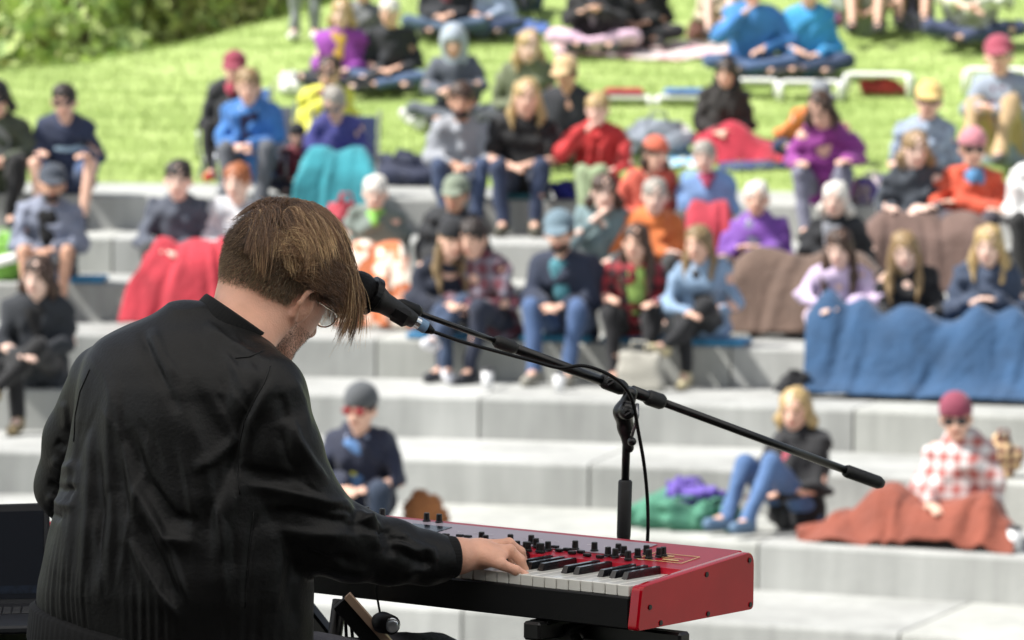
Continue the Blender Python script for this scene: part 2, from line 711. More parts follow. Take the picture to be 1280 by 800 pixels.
# ------------------------------------------------------------------ stage
mb = MB()
sm = mat('2e2a27', rough=.6, var=.25, scale=3, bump=.1)
st = empty('stage'); tag(st, 'black wooden concert stage under the musician', 'stage')
for k in range(14):
    MB().box((-6.5 + k * 1.0, 3.0, -.02), (.992, 8.6, .04), bev=.003).build('deck_panel', sm, st)
MB().box((0, 3.0, -.3), (14, 8.5, .5)).build('frame', mat('1a1a1a', rough=.7), st)
for x in (-6.6, -2.2, 2.2, 6.6):
    for y in (-1, 3, 7):
        MB().tube([(x, y, -2.5), (x, y, -.5)], .05).build('leg', mat('555555', rough=.5, metal=.6), st)
bd = empty('added_backdrop', (0, -1.35, 0)); tag(bd, 'unseen black pleated curtain added behind the camera to darken jacket reflections', 'curtain')  # added out of view so that the jacket reflects something dark
xs_ = np.linspace(-7.2, 7.2, 400); V = []
for z_ in (0.0, 4.85):
    V += [(x_, .06 * math.sin(x_ * 14), z_) for x_ in xs_]
link('curtain_cloth', mesh(V, [(k, k + 1, 401 + k, 400 + k) for k in range(399)]), mat('0b0b0c', rough=.95), bd)
MB().tube([(-7.3, 0, 4.87), (7.3, 0, 4.87)], .03, 8).build('rail', mat('333333', rough=.5), bd)
cn = empty('stage_canopy'); tag(cn, 'unseen stage canopy on four posts, its white fabric chosen to let light through', 'canopy')
V = []; F = []
N = 24
for j in range(N):
    for k in range(N):
        x = -7.5 + 15 * k / (N - 1); y = -1.4 + 9.0 * j / (N - 1)
        V.append((x, y, 4.9 + .7 * math.cos((x) / 7.5 * math.pi / 2) - .15 * math.sin(y * 1.2)))
for j in range(N - 1):
    for k in range(N - 1):
        a = j * N + k
        F.append((a, a + 1, a + N + 1, a + N))
cme = mesh(V, F)
M_cv = mat('e8e6e0', rough=.9, var=.03)
n = M_cv.node_tree.nodes; l = M_cv.node_tree.links
tl = n.new('ShaderNodeBsdfTranslucent'); tl.inputs[0].default_value = (.95, .93, .9, 1)
ms_ = n.new('ShaderNodeMixShader'); ms_.inputs[0].default_value = .62  # unseen roof cloth made translucent to brighten the shade on the musician
l.new(n['Principled BSDF'].outputs[0], ms_.inputs[1]); l.new(tl.outputs[0], ms_.inputs[2])
l.new(ms_.outputs[0], n['Material Output'].inputs[0])
ob = link('roof', cme, M_cv, cn)
for x in (-7.3, 7.3):
    for y in (-1.2, 7.4):
        MB().tube([(x, y, 0 if abs(x) < 7 else -2.5), (x, y, 4.95)], .07).build('post', mat('444444', rough=.4, metal=.8), cn)

# ------------------------------------------------------------------ trees behind the crest of the lawn
M_leaf = []
for c in ('b4c27c', '98b06c', 'c6ca88', '7f9658', 'cdc88e'):
    M_leaf.append(mat(c, rough=.75, var=.45, scale=1.1))
M_bark = mat('4d4034', rough=.9, var=.2, scale=8, bump=.5)


def leaf_crown(name, parent, blobs, nleaf, size, m, seed, m2=None):
    r = np.random.default_rng(seed)
    P = []
    w = np.array([b[1][0] * b[1][1] * b[1][2] for b in blobs]) ** .66; w /= w.sum()
    for (c, rad), k in zip(blobs, (w * nleaf).astype(int)):
        v = r.normal(size=(k, 3)); v /= np.linalg.norm(v, axis=1)[:, None]
        rr_ = r.uniform(.25, 1, k) ** .45
        # holes: leaves grow in clumps
        cl = r.normal(size=(14, 3)); cl /= np.linalg.norm(cl, axis=1)[:, None]
        keep = (v @ cl.T).max(1) > r.uniform(.55, .95, k)
        P.append((np.asarray(c) + v * rr_[:, None] * np.asarray(rad))[keep])
    P = np.concatenate(P)
    k = len(P)
    a = r.normal(size=(k, 3)); a /= np.linalg.norm(a, axis=1)[:, None]
    b = np.cross(a, r.normal(size=(k, 3))); b /= np.linalg.norm(b, axis=1)[:, None]
    s_ = (size * r.uniform(.5, 1.3, k))[:, None]
    V = np.stack([P - a * s_, P + b * s_ * .5, P + a * s_, P - b * s_ * .5], 1).reshape(-1, 3)
    F = np.arange(k * 4).reshape(-1, 4)
    me = mesh(V, F, smooth=False)
    me.materials.append(m)
    if m2 is not None:
        me.materials.append(m2)
        me.polygons.foreach_set('material_index', (r.uniform(size=k) < .3).astype(np.int32))
    return link(name, me, None, parent)


def tree(px, Y, h, seed, mi, name='tree', label=None, cat='tree'):
    r = np.random.default_rng(seed)
    d = ray(px, 60)
    x = d[0] * Y
    z0 = float(lawn_z(x, Y)) - .2
    t = empty(name, (x, Y, z0))
    tag(t, label, cat, 'trees and bushes behind the crest of the lawn')
    tr = MB()
    pts = [(0, 0, 0), (.08, .02, h * .3), (-.05, .05, h * .6), (.05, 0, h * .9)]
    tr.tube(pts, [.16, .12, .07, .02], 8)
    blobs = []
    for k in range(11):
        a = r.uniform(0, 6.28); hz = r.uniform(.08, .9)
        rad = r.uniform(.25, 1) * h * .34 * (1.15 - hz * .8)
        c = np.array([math.cos(a) * rad, math.sin(a) * rad, hz * h])
        s_ = r.uniform(.13, .24) * h
        blobs.append((c, np.array([s_, s_, s_ * .8])))
        tr.tube([(0, 0, max(.1, hz * h * .7)), tuple(c * .6 + np.array([0, 0, hz * h * .3])), tuple(c)], [.05, .03, .012], 5)
    tr.build('trunk', M_bark, t, smooth=True)
    leaf_crown('crown', t, blobs, 4200, .11, M_leaf[mi], seed, M_leaf[(mi + 1) % 5])


TREES = [(-150, 52, 5.5, 2, 'bushy green tree standing leftmost behind the lawn crest'), (-40, 47, 4.2, 3, 'dark green bush behind the left end of the lawn crest'),
         (35, 50, 5.5, 1, 'mid green tree in the top left corner behind the lawn'), (95, 46, 3.8, 0, 'light green bush low behind the lawn at upper left'),
         (150, 52, 6.0, 3, 'dark leafy tree behind the lawn, second group from the corner'), (205, 48, 4.0, 2, 'yellow green bush behind the lawn crest'),
         (245, 54, 6.0, 1, 'green tree with gaps in its crown behind the lawn crest'), (300, 49, 4.0, 4, 'straw green bush behind the lawn beside the dark tree'),
         (345, 53, 5.5, 3, 'dark tree behind the standing person in grey trousers'), (395, 50, 4.4, 0, 'light green bush rightmost behind the lawn crest'),
         (450, 56, 6.0, 1, 'green tree hidden mostly above the purple jacket woman')]
for k, (px_, Y_, h_, mi_, lb_) in enumerate(TREES):
    tree(px_, Y_, h_, 100 + k, mi_, label=lb_)
# ------------------------------------------------------------------ people of the audience
SKIN = {'l': 'e2b69f', 'm': 'c99a80', 'd': '8f6148', 'p': 'ecc8b6'}
HAIRC = {'black': '1d1916', 'brown': '3e2b1f', 'dark': '2a211c', 'blond': 'ab9263', 'grey': '9a958c', 'white': 'd9d5cc', 'red': '9a5a34', 'sandy': '8b7350', 'darkblond': '7f6a4a'}


def skin_m(k):
    return mat(SKIN[k], rough=.55, var=.06, scale=9, sheen=.05)


def hair_m(k):
    return mat(HAIRC[k], rough=.5, var=.35, scale=30, bump=.5, bscale=60, stretch=(1, 1, .15))


def rug_m(c, pattern=None):
    m = cloth_m(c, pattern, .9)
    for nd in m.node_tree.nodes:
        if nd.type == 'BUMP': nd.inputs['Strength'].default_value = .9; nd.inputs['Distance'].default_value = .014
    return m


def cloth_m(c, pattern=None, rough=.85):
    k = [int(c[i:i + 2], 16) for i in (0, 2, 4)]; g_ = sum(k) / 3
    c = ''.join('%02x' % int(min(255, max(0, (g_ + (x - g_) * .77) * .97))) for x in k)
    return mat(c, rough=rough, var=.24, scale=6, bump=.5, bscale=18, pattern=pattern, sheen=.15)


def hand(s, wrist, tip, side, r=.011, k=.012, curl=.4):
    """palm, four fingers of unequal length and a thumb, from the wrist towards tip"""
    wrist = np.asarray(wrist, float); tip = np.asarray(tip, float)
    d = nrm(tip - wrist)
    up = np.array([0, 0, 1.])
    if abs(d @ up) > .9: up = np.array([0, -1., 0])
    lat = nrm(np.cross(d, up)); nn = np.cross(lat, d)
    pc = wrist + d * .045
    s.ell(pc, (.042, .05, .018), k, ax=(lat, d, nn))
    for j, L in enumerate((.068, .078, .074, .058)):
        b = wrist + d * .08 + lat * (.030 - .020 * j) * -side
        m_ = b + d * L * .5 - nn * .012 * curl
        e = m_ + nrm(d - nn * curl * 1.6) * L * .5
        s.cone(b, m_, r * .95, r * .9, .004); s.cone(m_, e, r * .9, r * .75, .004)
    b = wrist + d * .03 + lat * .035 * -side
    m_ = b + (d * .6 + lat * -side * .7) * .035
    s.cone(b, m_, r * 1.15, r, .008); s.cone(m_, m_ + (d * .9 + lat * -side * .1 - nn * .3) * .03, r, r * .8, .004)


def person(loc, rz, label, pose='step', s=1.0, lean=.25, hands='clasp', top='333333', top_pat=None, legs='2b3550',
           shoes='333333', skin='l', hair=('short', 'brown'), cap=None, hood=None, glasses=None, shirt=None, scarf=None, lining=None,
           sleeves='long', shorts=False, hy=0.0, hx=0.0, spread=.14, group='people watching from the terraces and lawn',
           logo=None, twist=0.0, vox=.0135, drop=RISE, collar=True, nolegs=False, stripe=None, beard=None, headdown=0.0, headturn=0.0, phone=False):
    t = empty('person', loc, rz, s)
    tag(t, label, 'person', group)
    seed = abs(hash(label)) % 9999 if False else sum(map(ord, label)) % 9973
    r = np.random.default_rng(seed)
    A = np.array
    jt = r.uniform(-1, 1, 8)
    lean = lean + .06 * jt[0]; twist = twist + .16 * jt[1]; headturn = headturn + .30 * jt[2]; hx = hx + .22 * jt[3]; headdown = headdown + .12 * jt[4]
    hip = A([0, 0, .11])
    if pose == 'stand':
        hip = A([0, 0, .92])
    th = lean
    sp = A([0, -math.sin(th), math.cos(th)])
    sh = hip + sp * .44 + A([0, -.02 * lean, 0])
    lat = A([math.cos(twist), math.sin(twist), 0])
    shl = sh + lat * .165; shr = sh - lat * .165
    nk = sh + A([0, -.03 - .05 * lean, .07])
    hd = nk + A([hx * .12, -.035 - .06 * lean - .05 * headdown, .13 - .03 * headdown])
    hz_ = headturn
    # head axes
    f = nrm(A([math.sin(hz_), -math.cos(hz_), -.15 - headdown * .8 + hy * .3]))
    rx = nrm(np.cross(f, A([hx * .4, 0, 1.]))); up = np.cross(rx, f)
    HS = 1.22
    rx = rx * HS; f = f * HS; up = up * HS; hd = hd + A([0, 0, .016])
    # legs
    if pose == 'step':
        k0 = r.uniform(-.03, .03)
        knl = A([spread + .02, -.43 + k0, .25]); knr = A([-spread - .02, -.43 - k0, .25])
        anl = A([spread * .8, -.47, -drop + .09]); anr = A([-spread * .8, -.50, -drop + .09])
        fl = anl + A([.02, -.15, -.055]); fr = anr + A([-.02, -.15, -.055])
    elif pose == 'legcross':
        knl = A([.05, -.45, .30]); knr = A([-.10, -.43, .22])
        anl = A([-.22, -.58, .02]); anr = A([-.08, -.48, -drop + .09])
        fl = anl + A([-.10, -.12, -.01]); fr = anr + A([-.02, -.15, -.055])
    elif pose == 'cross':
        knl = A([.36, -.28, .15]); knr = A([-.36, -.28, .15])
        anl = A([-.08, -.42, .07]); anr = A([.10, -.36, .07])
        fl = anl + A([-.12, -.05, -.02]); fr = anr + A([.12, -.05, -.02])
    elif pose == 'kneesup':
        knl = A([.13, -.38, .44]); knr = A([-.13, -.36, .42])
        anl = A([.11, -.56, .08]); anr = A([-.11, -.54, .08])
        fl = anl + A([.02, -.14, -.03]); fr = anr + A([-.02, -.14, -.03])
    elif pose == 'stretch':
        knl = A([.10, -.48, .20]); knr = A([-.10, -.47, .16])
        anl = A([.10, -.88, .08]); anr = A([-.08, -.90, .08])
        fl = anl + A([.03, -.05, .10]); fr = anr + A([-.03, -.05, .10])
    else:
        knl = A([.09, -.02, .50]); knr = A([-.10, -.03, .50])
        anl = A([.09, .02, .09]); anr = A([-.11, .0, .09])
        fl = anl + A([.02, -.15, -.055]); fr = anr + A([-.02, -.15, -.055])
    hl = hip + A([.09, 0, 0]); hr = hip + A([-.09, 0, 0])
    # arms
    H = {
        'clasp': (A([.235, -.20, .30]), A([.05, -.42, .27]), A([-.235, -.20, .30]), A([-.05, -.44, .26])),
        'lap': (A([.245, -.06, .27]), A([.08, -.28, .23]), A([-.245, -.06, .27]), A([-.08, -.28, .22])),
        'knees': (A([.25, -.16, .33]), A([.17, -.40, .33]), A([-.25, -.16, .33]), A([-.17, -.40, .33])),
        'cross': (A([.27, -.14, .34]), A([-.10, -.27, .37]), A([-.27, -.14, .34]), A([.12, -.25, .33])),
        'hug': (A([.27, -.22, .38]), A([.02, -.50, .34]), A([-.27, -.22, .38]), A([-.04, -.50, .30])),
        'face': (A([.29, -.12, .32]), A([.08, -.28, .24]), A([-.26, -.30, .40]), A([-.06, -.28, .58])),
        'phone': (A([.26, -.12, .30]), A([.07, -.32, .38]), A([-.26, -.12, .30]), A([-.05, -.32, .38])),
        'back': (A([.30, .10, .30]), A([.34, .22, .06]), A([-.30, .10, .30]), A([-.34, .22, .06])),
        'side': (A([.24, .0, .0]), A([.24, -.05, -.22]), A([-.24, 0, 0]), A([-.24, -.05, -.22])),
        'down': (A([.31, .02, .28]), A([.27, -.20, .12]), A([-.31, .02, .28]), A([-.27, -.20, .12])),
    }[hands]
    H = [h_ + A([.02 * jt[5], .03 * jt[6], .02 * jt[7]]) * (1 if i_ > 1 else -1) for i_, h_ in enumerate(H)]
    off = A([0, 0, .92 - .11]) if pose == 'stand' else A([0, 0, 0])
    ell_, wl, elr, wr = [h_ + off for h_ in H]
    if pose in ('kneesup',) and hands == 'clasp':
        wl = wl + A([0, -.06, .14]); wr = wr + A([0, -.06, .14]); ell_ = ell_ + A([0, 0, .08]); elr = elr + A([0, 0, .08])

    # ---- skin: one continuous surface
    pts = np.array([hd, hl, hr, knl, knr, anl, anr, fl, fr, ell_, elr, wl, wr, sh])
    lo = pts.min(0) - .19; hi = pts.max(0) + .19
    b = SDF(lo, hi, vox)
    b.rs = HS
    b.ell(hd + up * .02, (.073, .094, .098), .02, ax=(rx, f, up))
    b.ell(hd - up * .055 + f * .022, (.052, .062, .060), .03, ax=(rx, f, up))
    b.cone(hd + f * .088 - up * .0, hd + f * .103 - up * .022, .010, .014, .012)
    for q in (-1, 1):
        b.ell(hd + f * .083 + rx * .032 * q + up * .012, (.013, .008, .009), .012, ax=(rx, f, up), sub=True)
        b.ell(hd + rx * .078 * q - up * .008, (.009, .018, .030), .008, ax=(rx, f, up))
    b.rs = 1.0
    b.cone(nk - A([0, 0, .03]), hd - up * .06 - f * .02, .056, .055, .025)
    b.cone(hip + A([0, 0, .02]), sh - A([0, 0, .06]), .10, .11, .05)
    b.cone(shl, shr, .055, .055, .04)
    for (a_, e_, w_, sd) in ((shl, ell_, wl, 1), (shr, elr, wr, -1)):
        b.cone(a_, e_, .045, .036, .02); b.cone(e_, w_, .037, .025, .015)
        tgt = w_ + nrm(w_ - e_) * .10
        hand(b, w_, tgt, sd)
    if not nolegs:
        for (a_, k_, n_, f_) in ((hl, knl, anl, fl), (hr, knr, anr, fr)):
            b.cone(a_, k_, .075, .052, .03); b.cone(k_, n_, .052, .034, .02); b.cone(n_, f_, .036, .030, .02)
    body = link('body', b.mesh(.05), skin_m(skin), t)
    # face details
    MB.RS = HS
    for q in (-1, 1):
        MB().ell(hd + f * .083 + rx * .031 * q + up * .012, (.010, .006, .0055), 8, 5, ax=(rx, f, up)).build('eye', mat('2a1f1a', rough=.2, var=0), t, smooth=True)
        MB().tube([hd + f * .088 + rx * .016 * q + up * .029, hd + f * .086 + rx * .034 * q + up * .034, hd + f * .072 + rx * .052 * q + up * .028], .005, 6).build('eyebrow', hair_m(hair[1]), t, smooth=True)
    MB().ell(hd + f * .084 - up * .052, (.024, .008, .007), 8, 5, ax=(rx, f, up)).build('mouth', mat('a4584e', rough=.5, var=0), t, smooth=True)

    MB.RS = 1.0
    # ---- top
    g = SDF(lo, hi, vox * 1.1); g.rs = 1.07
    C_ = [hip + A([0, 0, -.02]), hip + sp * .2, hip + sp * .36, sh]
    for j in range(3):
        rr2 = (.145, .15, .145, .12)
        for q in (-.05, .05):
            g.cone(C_[j] + lat * q, C_[j + 1] + lat * q, rr2[j] * .88, rr2[j + 1] * .88, .05)
    g.cone(shl * .93 + sh * .07, shr * .93 + sh * .07, .068, .068, .06)
    g.cone(nk + A([0, .01, -.05]), nk + A([0, .005, -.005]), .075, .060 if collar else .05, .03)
    se = .056
    for (a_, e_, w_) in ((shl, ell_, wl), (shr, elr, wr)):
        if sleeves == 'long':
            g.cone(a_, e_, .066, se, .03); g.cone(e_, w_ - nrm(w_ - e_) * .015, se, .038, .02)
        else:
            g.cone(a_, a_ * .35 + e_ * .65, .066, .064, .03)
    if hood == 'down':
        g.ell(nk + A([0, .06, -.02]), (.11, .06, .06), .03)
    g.noise(.016, 34, seed); g.noise(.014, 15, seed + 3)
    link('jacket' if sleeves == 'long' else 'shirt', g.mesh(.1), cloth_m(top, top_pat), t)
    fwd = np.cross(lat, sp)   # towards the front
    if fwd[1] > 0: fwd = -fwd
    if shirt:
        q = SDF(sh - .3, sh + .3, vox)
        for q_ in (-1, 1):
            q.cone(sh + fwd * .072 + sp * .015 + lat * .040 * q_, sh + fwd * .112 - sp * .17 + lat * .022 * q_, .058, .046, .02)
        q.cone(sh + fwd * .108 - sp * .16, sh + fwd * .125 - sp * .27, .050, .030, .03)
        link('shirt', q.mesh(.1), cloth_m(shirt), t)
    if lining:
        q = SDF(sh - .35, sh + .35, vox)
        for q_ in (-1, 1):
            q.cone(nk + lat * .062 * q_ + fwd * .055, sh + lat * .050 * q_ + fwd * .118 - sp * .06, .016, .015, .01)
            q.cone(sh + lat * .050 * q_ + fwd * .118 - sp * .06, sh + lat * .028 * q_ + fwd * .138 - sp * .27, .015, .012, .01)
        link('jacket_edge', q.mesh(.1), cloth_m(lining), t)
    if logo:
        lg = logo if isinstance(logo, tuple) else (logo, .07, .10, .024)
        logo = lg[0]
        MB().ell(sh + fwd * (.118 if lg[1] else .150) - sp * lg[2] + lat * lg[1], (lg[3], .008, lg[3]), 8, 5).build('chest_badge', mat(logo, rough=.8), t, smooth=True)
    if stripe:
        q = SDF(sh - .3, sh + .3, vox)
        q.ell(sh + fwd * .062 - sp * .13, (.150, .088, .038), .01, ax=(lat, fwd, sp))
        link('chest_band', q.mesh(.1), cloth_m(stripe), t)
    if scarf:
        q = SDF(nk - .2, nk + .2, vox)
        q.ell(nk + A([0, -.015, -.012]), (.085, .085, .038), .02)
        q.cone(nk + A([0, -.075, -.03]), nk + A([.01, -.11, -.08]), .045, .035, .03)
        q.noise(.012, 50, seed)
        link('scarf', q.mesh(.1), cloth_m(scarf), t)
    # ---- trousers and shoes
    if not nolegs:
        g = SDF(lo, hi, vox * 1.15)
        g.cone(hl - A([.01, 0, 0]), hr + A([.01, 0, 0]), .105, .105, .05)
        for (a_, k_, n_) in ((hl, knl, anl), (hr, knr, anr)):
            if shorts:
                g.cone(a_, a_ * .15 + k_ * .85, .095, .085, .03)
            else:
                g.cone(a_, k_, .092, .070, .03); g.cone(k_, n_, .066, .050, .02)
        g.noise(.009, 24, seed + 1)
        link('shorts' if shorts else 'trousers', g.mesh(.1), cloth_m(legs), t)
        for (n_, f_) in ((anl, fl), (anr, fr)):
            q = SDF(np.minimum(n_, f_) - .1, np.maximum(n_, f_) + .1, vox)
            q.cone(n_ - A([0, -.02, .03]), f_, .046, .040, .03)
            q.cone(n_, n_ - A([0, 0, .03]), .05, .045, .02)
            q.cut(np.array([0, 0, min(n_[2], f_[2]) - .036]), (0, 0, -1)) if pose in ('step', 'stand') else None
            link('shoe', q.mesh(.1), mat(shoes, rough=.7, var=.1, scale=20), t)
    # ---- hair
    kind, hc = hair
    if kind != 'none':
        q = SDF(hd - .44, hd + .22, .011); q.rs = HS
        bk = -f
        if kind == 'short':
            q.ell(hd + up * .038 + bk * .012, (.084, .100, .092), .01, ax=(rx, f, up))
            q.ell(hd + f * .075 - up * .035, (.075, .07, .075), .01, ax=(rx, f, up), sub=True)
            q.cut(hd - up * .045, -up)
        else:
            L = {'xlong': .40, 'long': .25, 'bob': .15, 'pony': .06}[kind]
            q.ell(hd + up * .032 + bk * .012, (.085, .102, .094), .01, ax=(rx, f, up))
            for sx in (-1, 1):
                a0 = hd + rx * .070 * sx + bk * .01
                e0 = a0 + A([0, 0, -L * .5]) + rx * .022 * sx
                e1 = a0 + A([0, -.06 if kind == 'xlong' else -.05 if kind == 'long' else 0, -L]) + rx * .01 * sx
                q.cone(a0, e0, .022 + .006 * jt[3 + (sx > 0)], .029 + .008 * jt[5 + (sx > 0)], .02); q.cone(e0, e1, .029, .010, .02)
            q.cone(hd + bk * .05, hd + bk * .06 + A([0, 0, -L * .8]), .06, .045, .03)
            q.ell(hd + f * .085 - up * .030, (.058, .075, .078), .012, ax=(rx, f, up), sub=True)
        n_ = 90.0
        X = q.ax[0][:, None, None]; Y = q.ax[1][None, :, None]; Z = q.ax[2][None, None, :]
        q.g += (.007 * np.sin(X * n_ + 5 * np.sin(Z * 11) + 3 * np.sin(Y * 21)) * np.sin(Y * n_ * .8 + 4 * np.sin(Z * 13 + 1)) + .005 * np.sin(Z * 30 + X * 25)).astype(np.float32)
        link('hair', q.mesh(.1), hair_m(hc), t)
    if beard:
        q = SDF(hd - .22, hd + .22, .011); q.rs = HS
        q.ell(hd - up * .066 + f * .035, (.056, .062, .045), .01, ax=(rx, f, up))
        q.ell(hd + f * .105 - up * .03, (.02, .02, .03), .01, ax=(rx, f, up), sub=True)
        link('beard', q.mesh(.1), hair_m(beard), t)
    if cap:
        ck, cc = cap
        q = SDF(hd - .25, hd + .28, .011); q.rs = HS
        q.ell(hd + up * .052 + f * -.006, (.089, .106, .085 if ck != 'beanie' else .095), .01, ax=(rx, f, up))
        q.cut(hd + up * .030, -up)
        if ck == 'cap':
            q.ell(hd + up * .040 + f * .128, (.072, .072, .013), .012, ax=(rx, nrm(f - up * .18), nrm(up + f * .18)))
        if ck == 'brim':
            q.ell(hd + up * .038, (.165, .175, .014), .02, ax=(rx, f, up))
        link('beanie' if ck == 'beanie' else 'cap', q.mesh(.05), cloth_m(cc), t)
    if hood == 'up':
        q = SDF(hd - .28, hd + .28, .012); q.rs = HS
        q.ell(hd + up * .02 - f * .015, (.105, .118, .135), .02, ax=(rx, f, up))
        q.cone(hd - f * .03, nk + A([0, .02, -.02]), .09, .10, .04)
        q.ell(hd + f * .10 - up * .02, (.066, .085, .088), .015, ax=(rx, f, up), sub=True)
        link('hood', q.mesh(.05), cloth_m(cap[1] if cap and cap[0] == 'hoodc' else top), t)
    if glasses:
        mb = MB(); MB.RS = HS
        for q_ in (-1, 1):
            mb.ell(hd + f * .098 + rx * .034 * q_ + up * .010, (.030, .007, .021), 10, 6, ax=(rx, f, up))
            mb.tube([hd + f * .095 + rx * .062 * q_ + up * .014, hd + rx * .080 * q_ + up * .006], .0035, 5)
        mb.tube([hd + f * .10 + rx * .012 + up * .012, hd + f * .10 - rx * .012 + up * .012], .003, 5)
        mb.build('sunglasses', mat(glasses, rough=.15, var=0, spec=.6), t, smooth=True)
        MB.RS = 1.0
    if phone:
        MB().box((wl + wr) / 2 + A([0, -.09, .03]), (.14, .012, .075), ax=((1, 0, 0), (0, 1, -.3), (0, .3, 1)), bev=.004).build('phone_held', mat('16181c', rough=.25, var=0), t)
    return t


def facing(p):
    """rotation that turns a figure built towards -Y to face the stage from point p"""
    return math.atan2(-(p[0] - 0.3), (p[1] - 6.0)) * -1.0


def seat(row, px, back=.20):
    p = on_arc(px, RD[row] + back)
    return np.array([p[0], p[1], ZT[row]])


def on_row(row, px, label, s=1.0, back=.20, turn=0.0, **k):
    p = seat(row, px, back)
    a = math.atan2(p[0] - AC[0], p[1] - AC[1])       # row tangent
    rz = -a * .6 + turn
    return person(p, rz, label, s=s, drop=RISE / s, **k)


def on_lawn(px, py, label, s=1.0, turn=0.0, **k):
    p = lawn_at(px, py)
    return person(p, -.1 + turn, label, s=s, **k)
# ------------------------------------------------------------------ the audience, row by row
# front man, low on the terraces
on_row(7, 456, 'man in navy hooded jacket, grey beanie and red sunglasses, alone near the front', s=0.94, lean=.32, top='1c2440', shirt='4d7fc0', legs='22334d', cap=('beanie', '54585c'),
       glasses='8c1f22', hood='down', hair=('short', 'dark'), skin='l', hands='clasp', lining='8f9cc0', logo=('d8d24a', 0, .13, .034))
person(seat(7, 1000, .70) + np.array([0, 0, .02]), -.85, 'blond woman in black jacket and jeans sitting sideways with one leg drawn up', pose='kneesup', s=0.9, lean=-.02, top='17171b', legs='466fa8', shirt='c2475a',
       hair=('bob', 'blond'), hands='lap', shoes='5b7590', headturn=.45, skin='l')
person(seat(7, 1204, .55) + np.array([0, 0, .02]), -.45, 'woman with pink hair and sunglasses in red and white plaid shirt', pose='cross', nolegs=True, s=0.9, lean=.02, top='d9d3d0', top_pat=('check', 'a25a54', .10), legs='6b3a30',
       hair=('short', 'red'), cap=('beanie', '93304a'), glasses='1c1a1e', hands='lap', skin='l')
# fifth row
on_row(5, 50, 'dark haired woman in black jacket with one leg crossed, left edge of terraces', s=.98, lean=.25, pose='legcross', top='222730', shirt='101012', lining='9aa0a8', legs='121214', hair=('bob', 'brown'), hands='clasp', skin='p', shoes='8a7a5a')
# fourth row
on_row(4, 545, 'woman in black beanie with very long hair leaning to plaid shirt man', pose='legcross', s=0.93, lean=.42, top='1b2338', legs='2f4468', cap=('beanie', '15181f'), hair=('xlong', 'darkblond'), hands='clasp', turn=.45, hx=.3, headdown=.2, shoes='d8d8dc')
on_row(4, 620, 'dark haired man in dark red plaid shirt leaning towards the long haired woman', s=0.95, lean=.40, top='6e2a38', top_pat=('plaid', '7d7f8c', .11), legs='1d2740', hair=('short', 'dark'), hands='clasp', turn=-.5, headdown=.15, shoes='2a2c33')
on_row(4, 713, 'bearded man in navy sweater, teal shirt and grey blue cap', s=1, lean=.36, turn=-.15, twist=-.15, top='1f2b45', shirt='3f8e9c', legs='3f5f93', cap=('cap', '64808f'), hair=('short', 'brown'), beard='brown', hands='clasp', shoes='8d8a80')
on_row(4, 797, 'young woman in red and black buffalo check jacket over lime top', s=0.91, lean=.30, top='b21f2b', top_pat=('check', '16141a', .10), shirt='9cc652', legs='15151a', hair=('xlong', 'brown'), hands='knees', shoes='6a3a34')
on_row(4, 880, 'blond woman in light blue denim jacket and black trousers, hands folded', twist=.1, s=0.92, lean=.30, top='7fa0c4', shirt='18181c', lining='b8c8dc', legs='17181d', hair=('long', 'darkblond'), pose='legcross', hands='clasp', shoes='c9bd98', collar=True)
on_row(4, 1052, 'girl with long brown hair in pale lilac hoodie above the blue blanket', s=0.91, lean=.25, top='cdb6da', legs='cfb3c6', hair=('xlong', 'brown'), hands='hug', skin='p')
on_row(4, 1137, 'girl with long ginger blond hair in black sweater behind blue blanket', s=0.9, lean=.28, top='141418', legs='222222', hair=('xlong', 'sandy'), hands='clasp', skin='p')
on_row(4, 1236, 'blond woman in slate blue sweater, hands together, at the blanket end', s=0.95, lean=.15, top='33435f', legs='222222', hair=('long', 'blond'), hands='phone', skin='p', nolegs=True)
# third row
on_row(3, 66, 'man in grey zip hoodie and dark cap with sunglasses on it', s=0.95, lean=.32, top='828aa0', shirt='101013', legs='2b2f3a', shorts=True, cap=('cap', '3a4352'), hair=('short', 'dark'), skin='m', hands='clasp', beard='dark')
on_row(3, 225, 'man in charcoal sports sweater holding hands over a red blanket', s=1.0, lean=.30, top='4a5060', legs='333333', hair=('short', 'dark'), hands='clasp', skin='p', logo='c9ccd0')
on_row(3, 300, 'red haired person in pale speckled shirt behind the musician head', s=.98, lean=.25, top='cfd0d2', top_pat=('blot', 'a9adb4', 22), legs='444444', hair=('short', 'red'), hands='clasp', skin='p')
on_row(3, 470, 'white haired elderly person in grey green sweatshirt with neon collar', s=0.89, lean=.25, top='77857c', scarf='8ee04c', legs='444444', hair=('short', 'white'), hands='lap', skin='p')
on_row(3, 568, 'man in olive green cap and black jacket above the couple', s=0.9, lean=.25, top='24272d', legs='222222', cap=('cap', '7f8c74'), hair=('short', 'dark'), hands='lap', skin='m')
on_row(3, 757, 'woman with brown hair in grey teal jacket behind the navy sweater man', s=.93, lean=.25, top='6f8c90', legs='333333', hair=('bob', 'brown'), hands='face', skin='p')
on_row(3, 818, 'man with grey hair in bright orange jacket', s=0.9, lean=.22, top='f2742a', legs='444444', hair=('short', 'grey'), hands='cross', twist=.2, skin='p')
on_row(3, 950, 'white haired woman in purple and white jacket beside brown blanket', s=0.88, lean=.2, top='7a3fb0', shirt='6d6c8e', lining='dcd8e6', legs='5a4a44', hair=('short', 'white'), hands='phone', turn=-.2, skin='l')
on_row(3, 1044, 'white haired woman in black zip jacket above the lilac hoodie girl', s=0.89, lean=.2, top='1d1f24', legs='5a4a44', hair=('bob', 'white'), hands='lap', skin='p', shirt='8b9099')
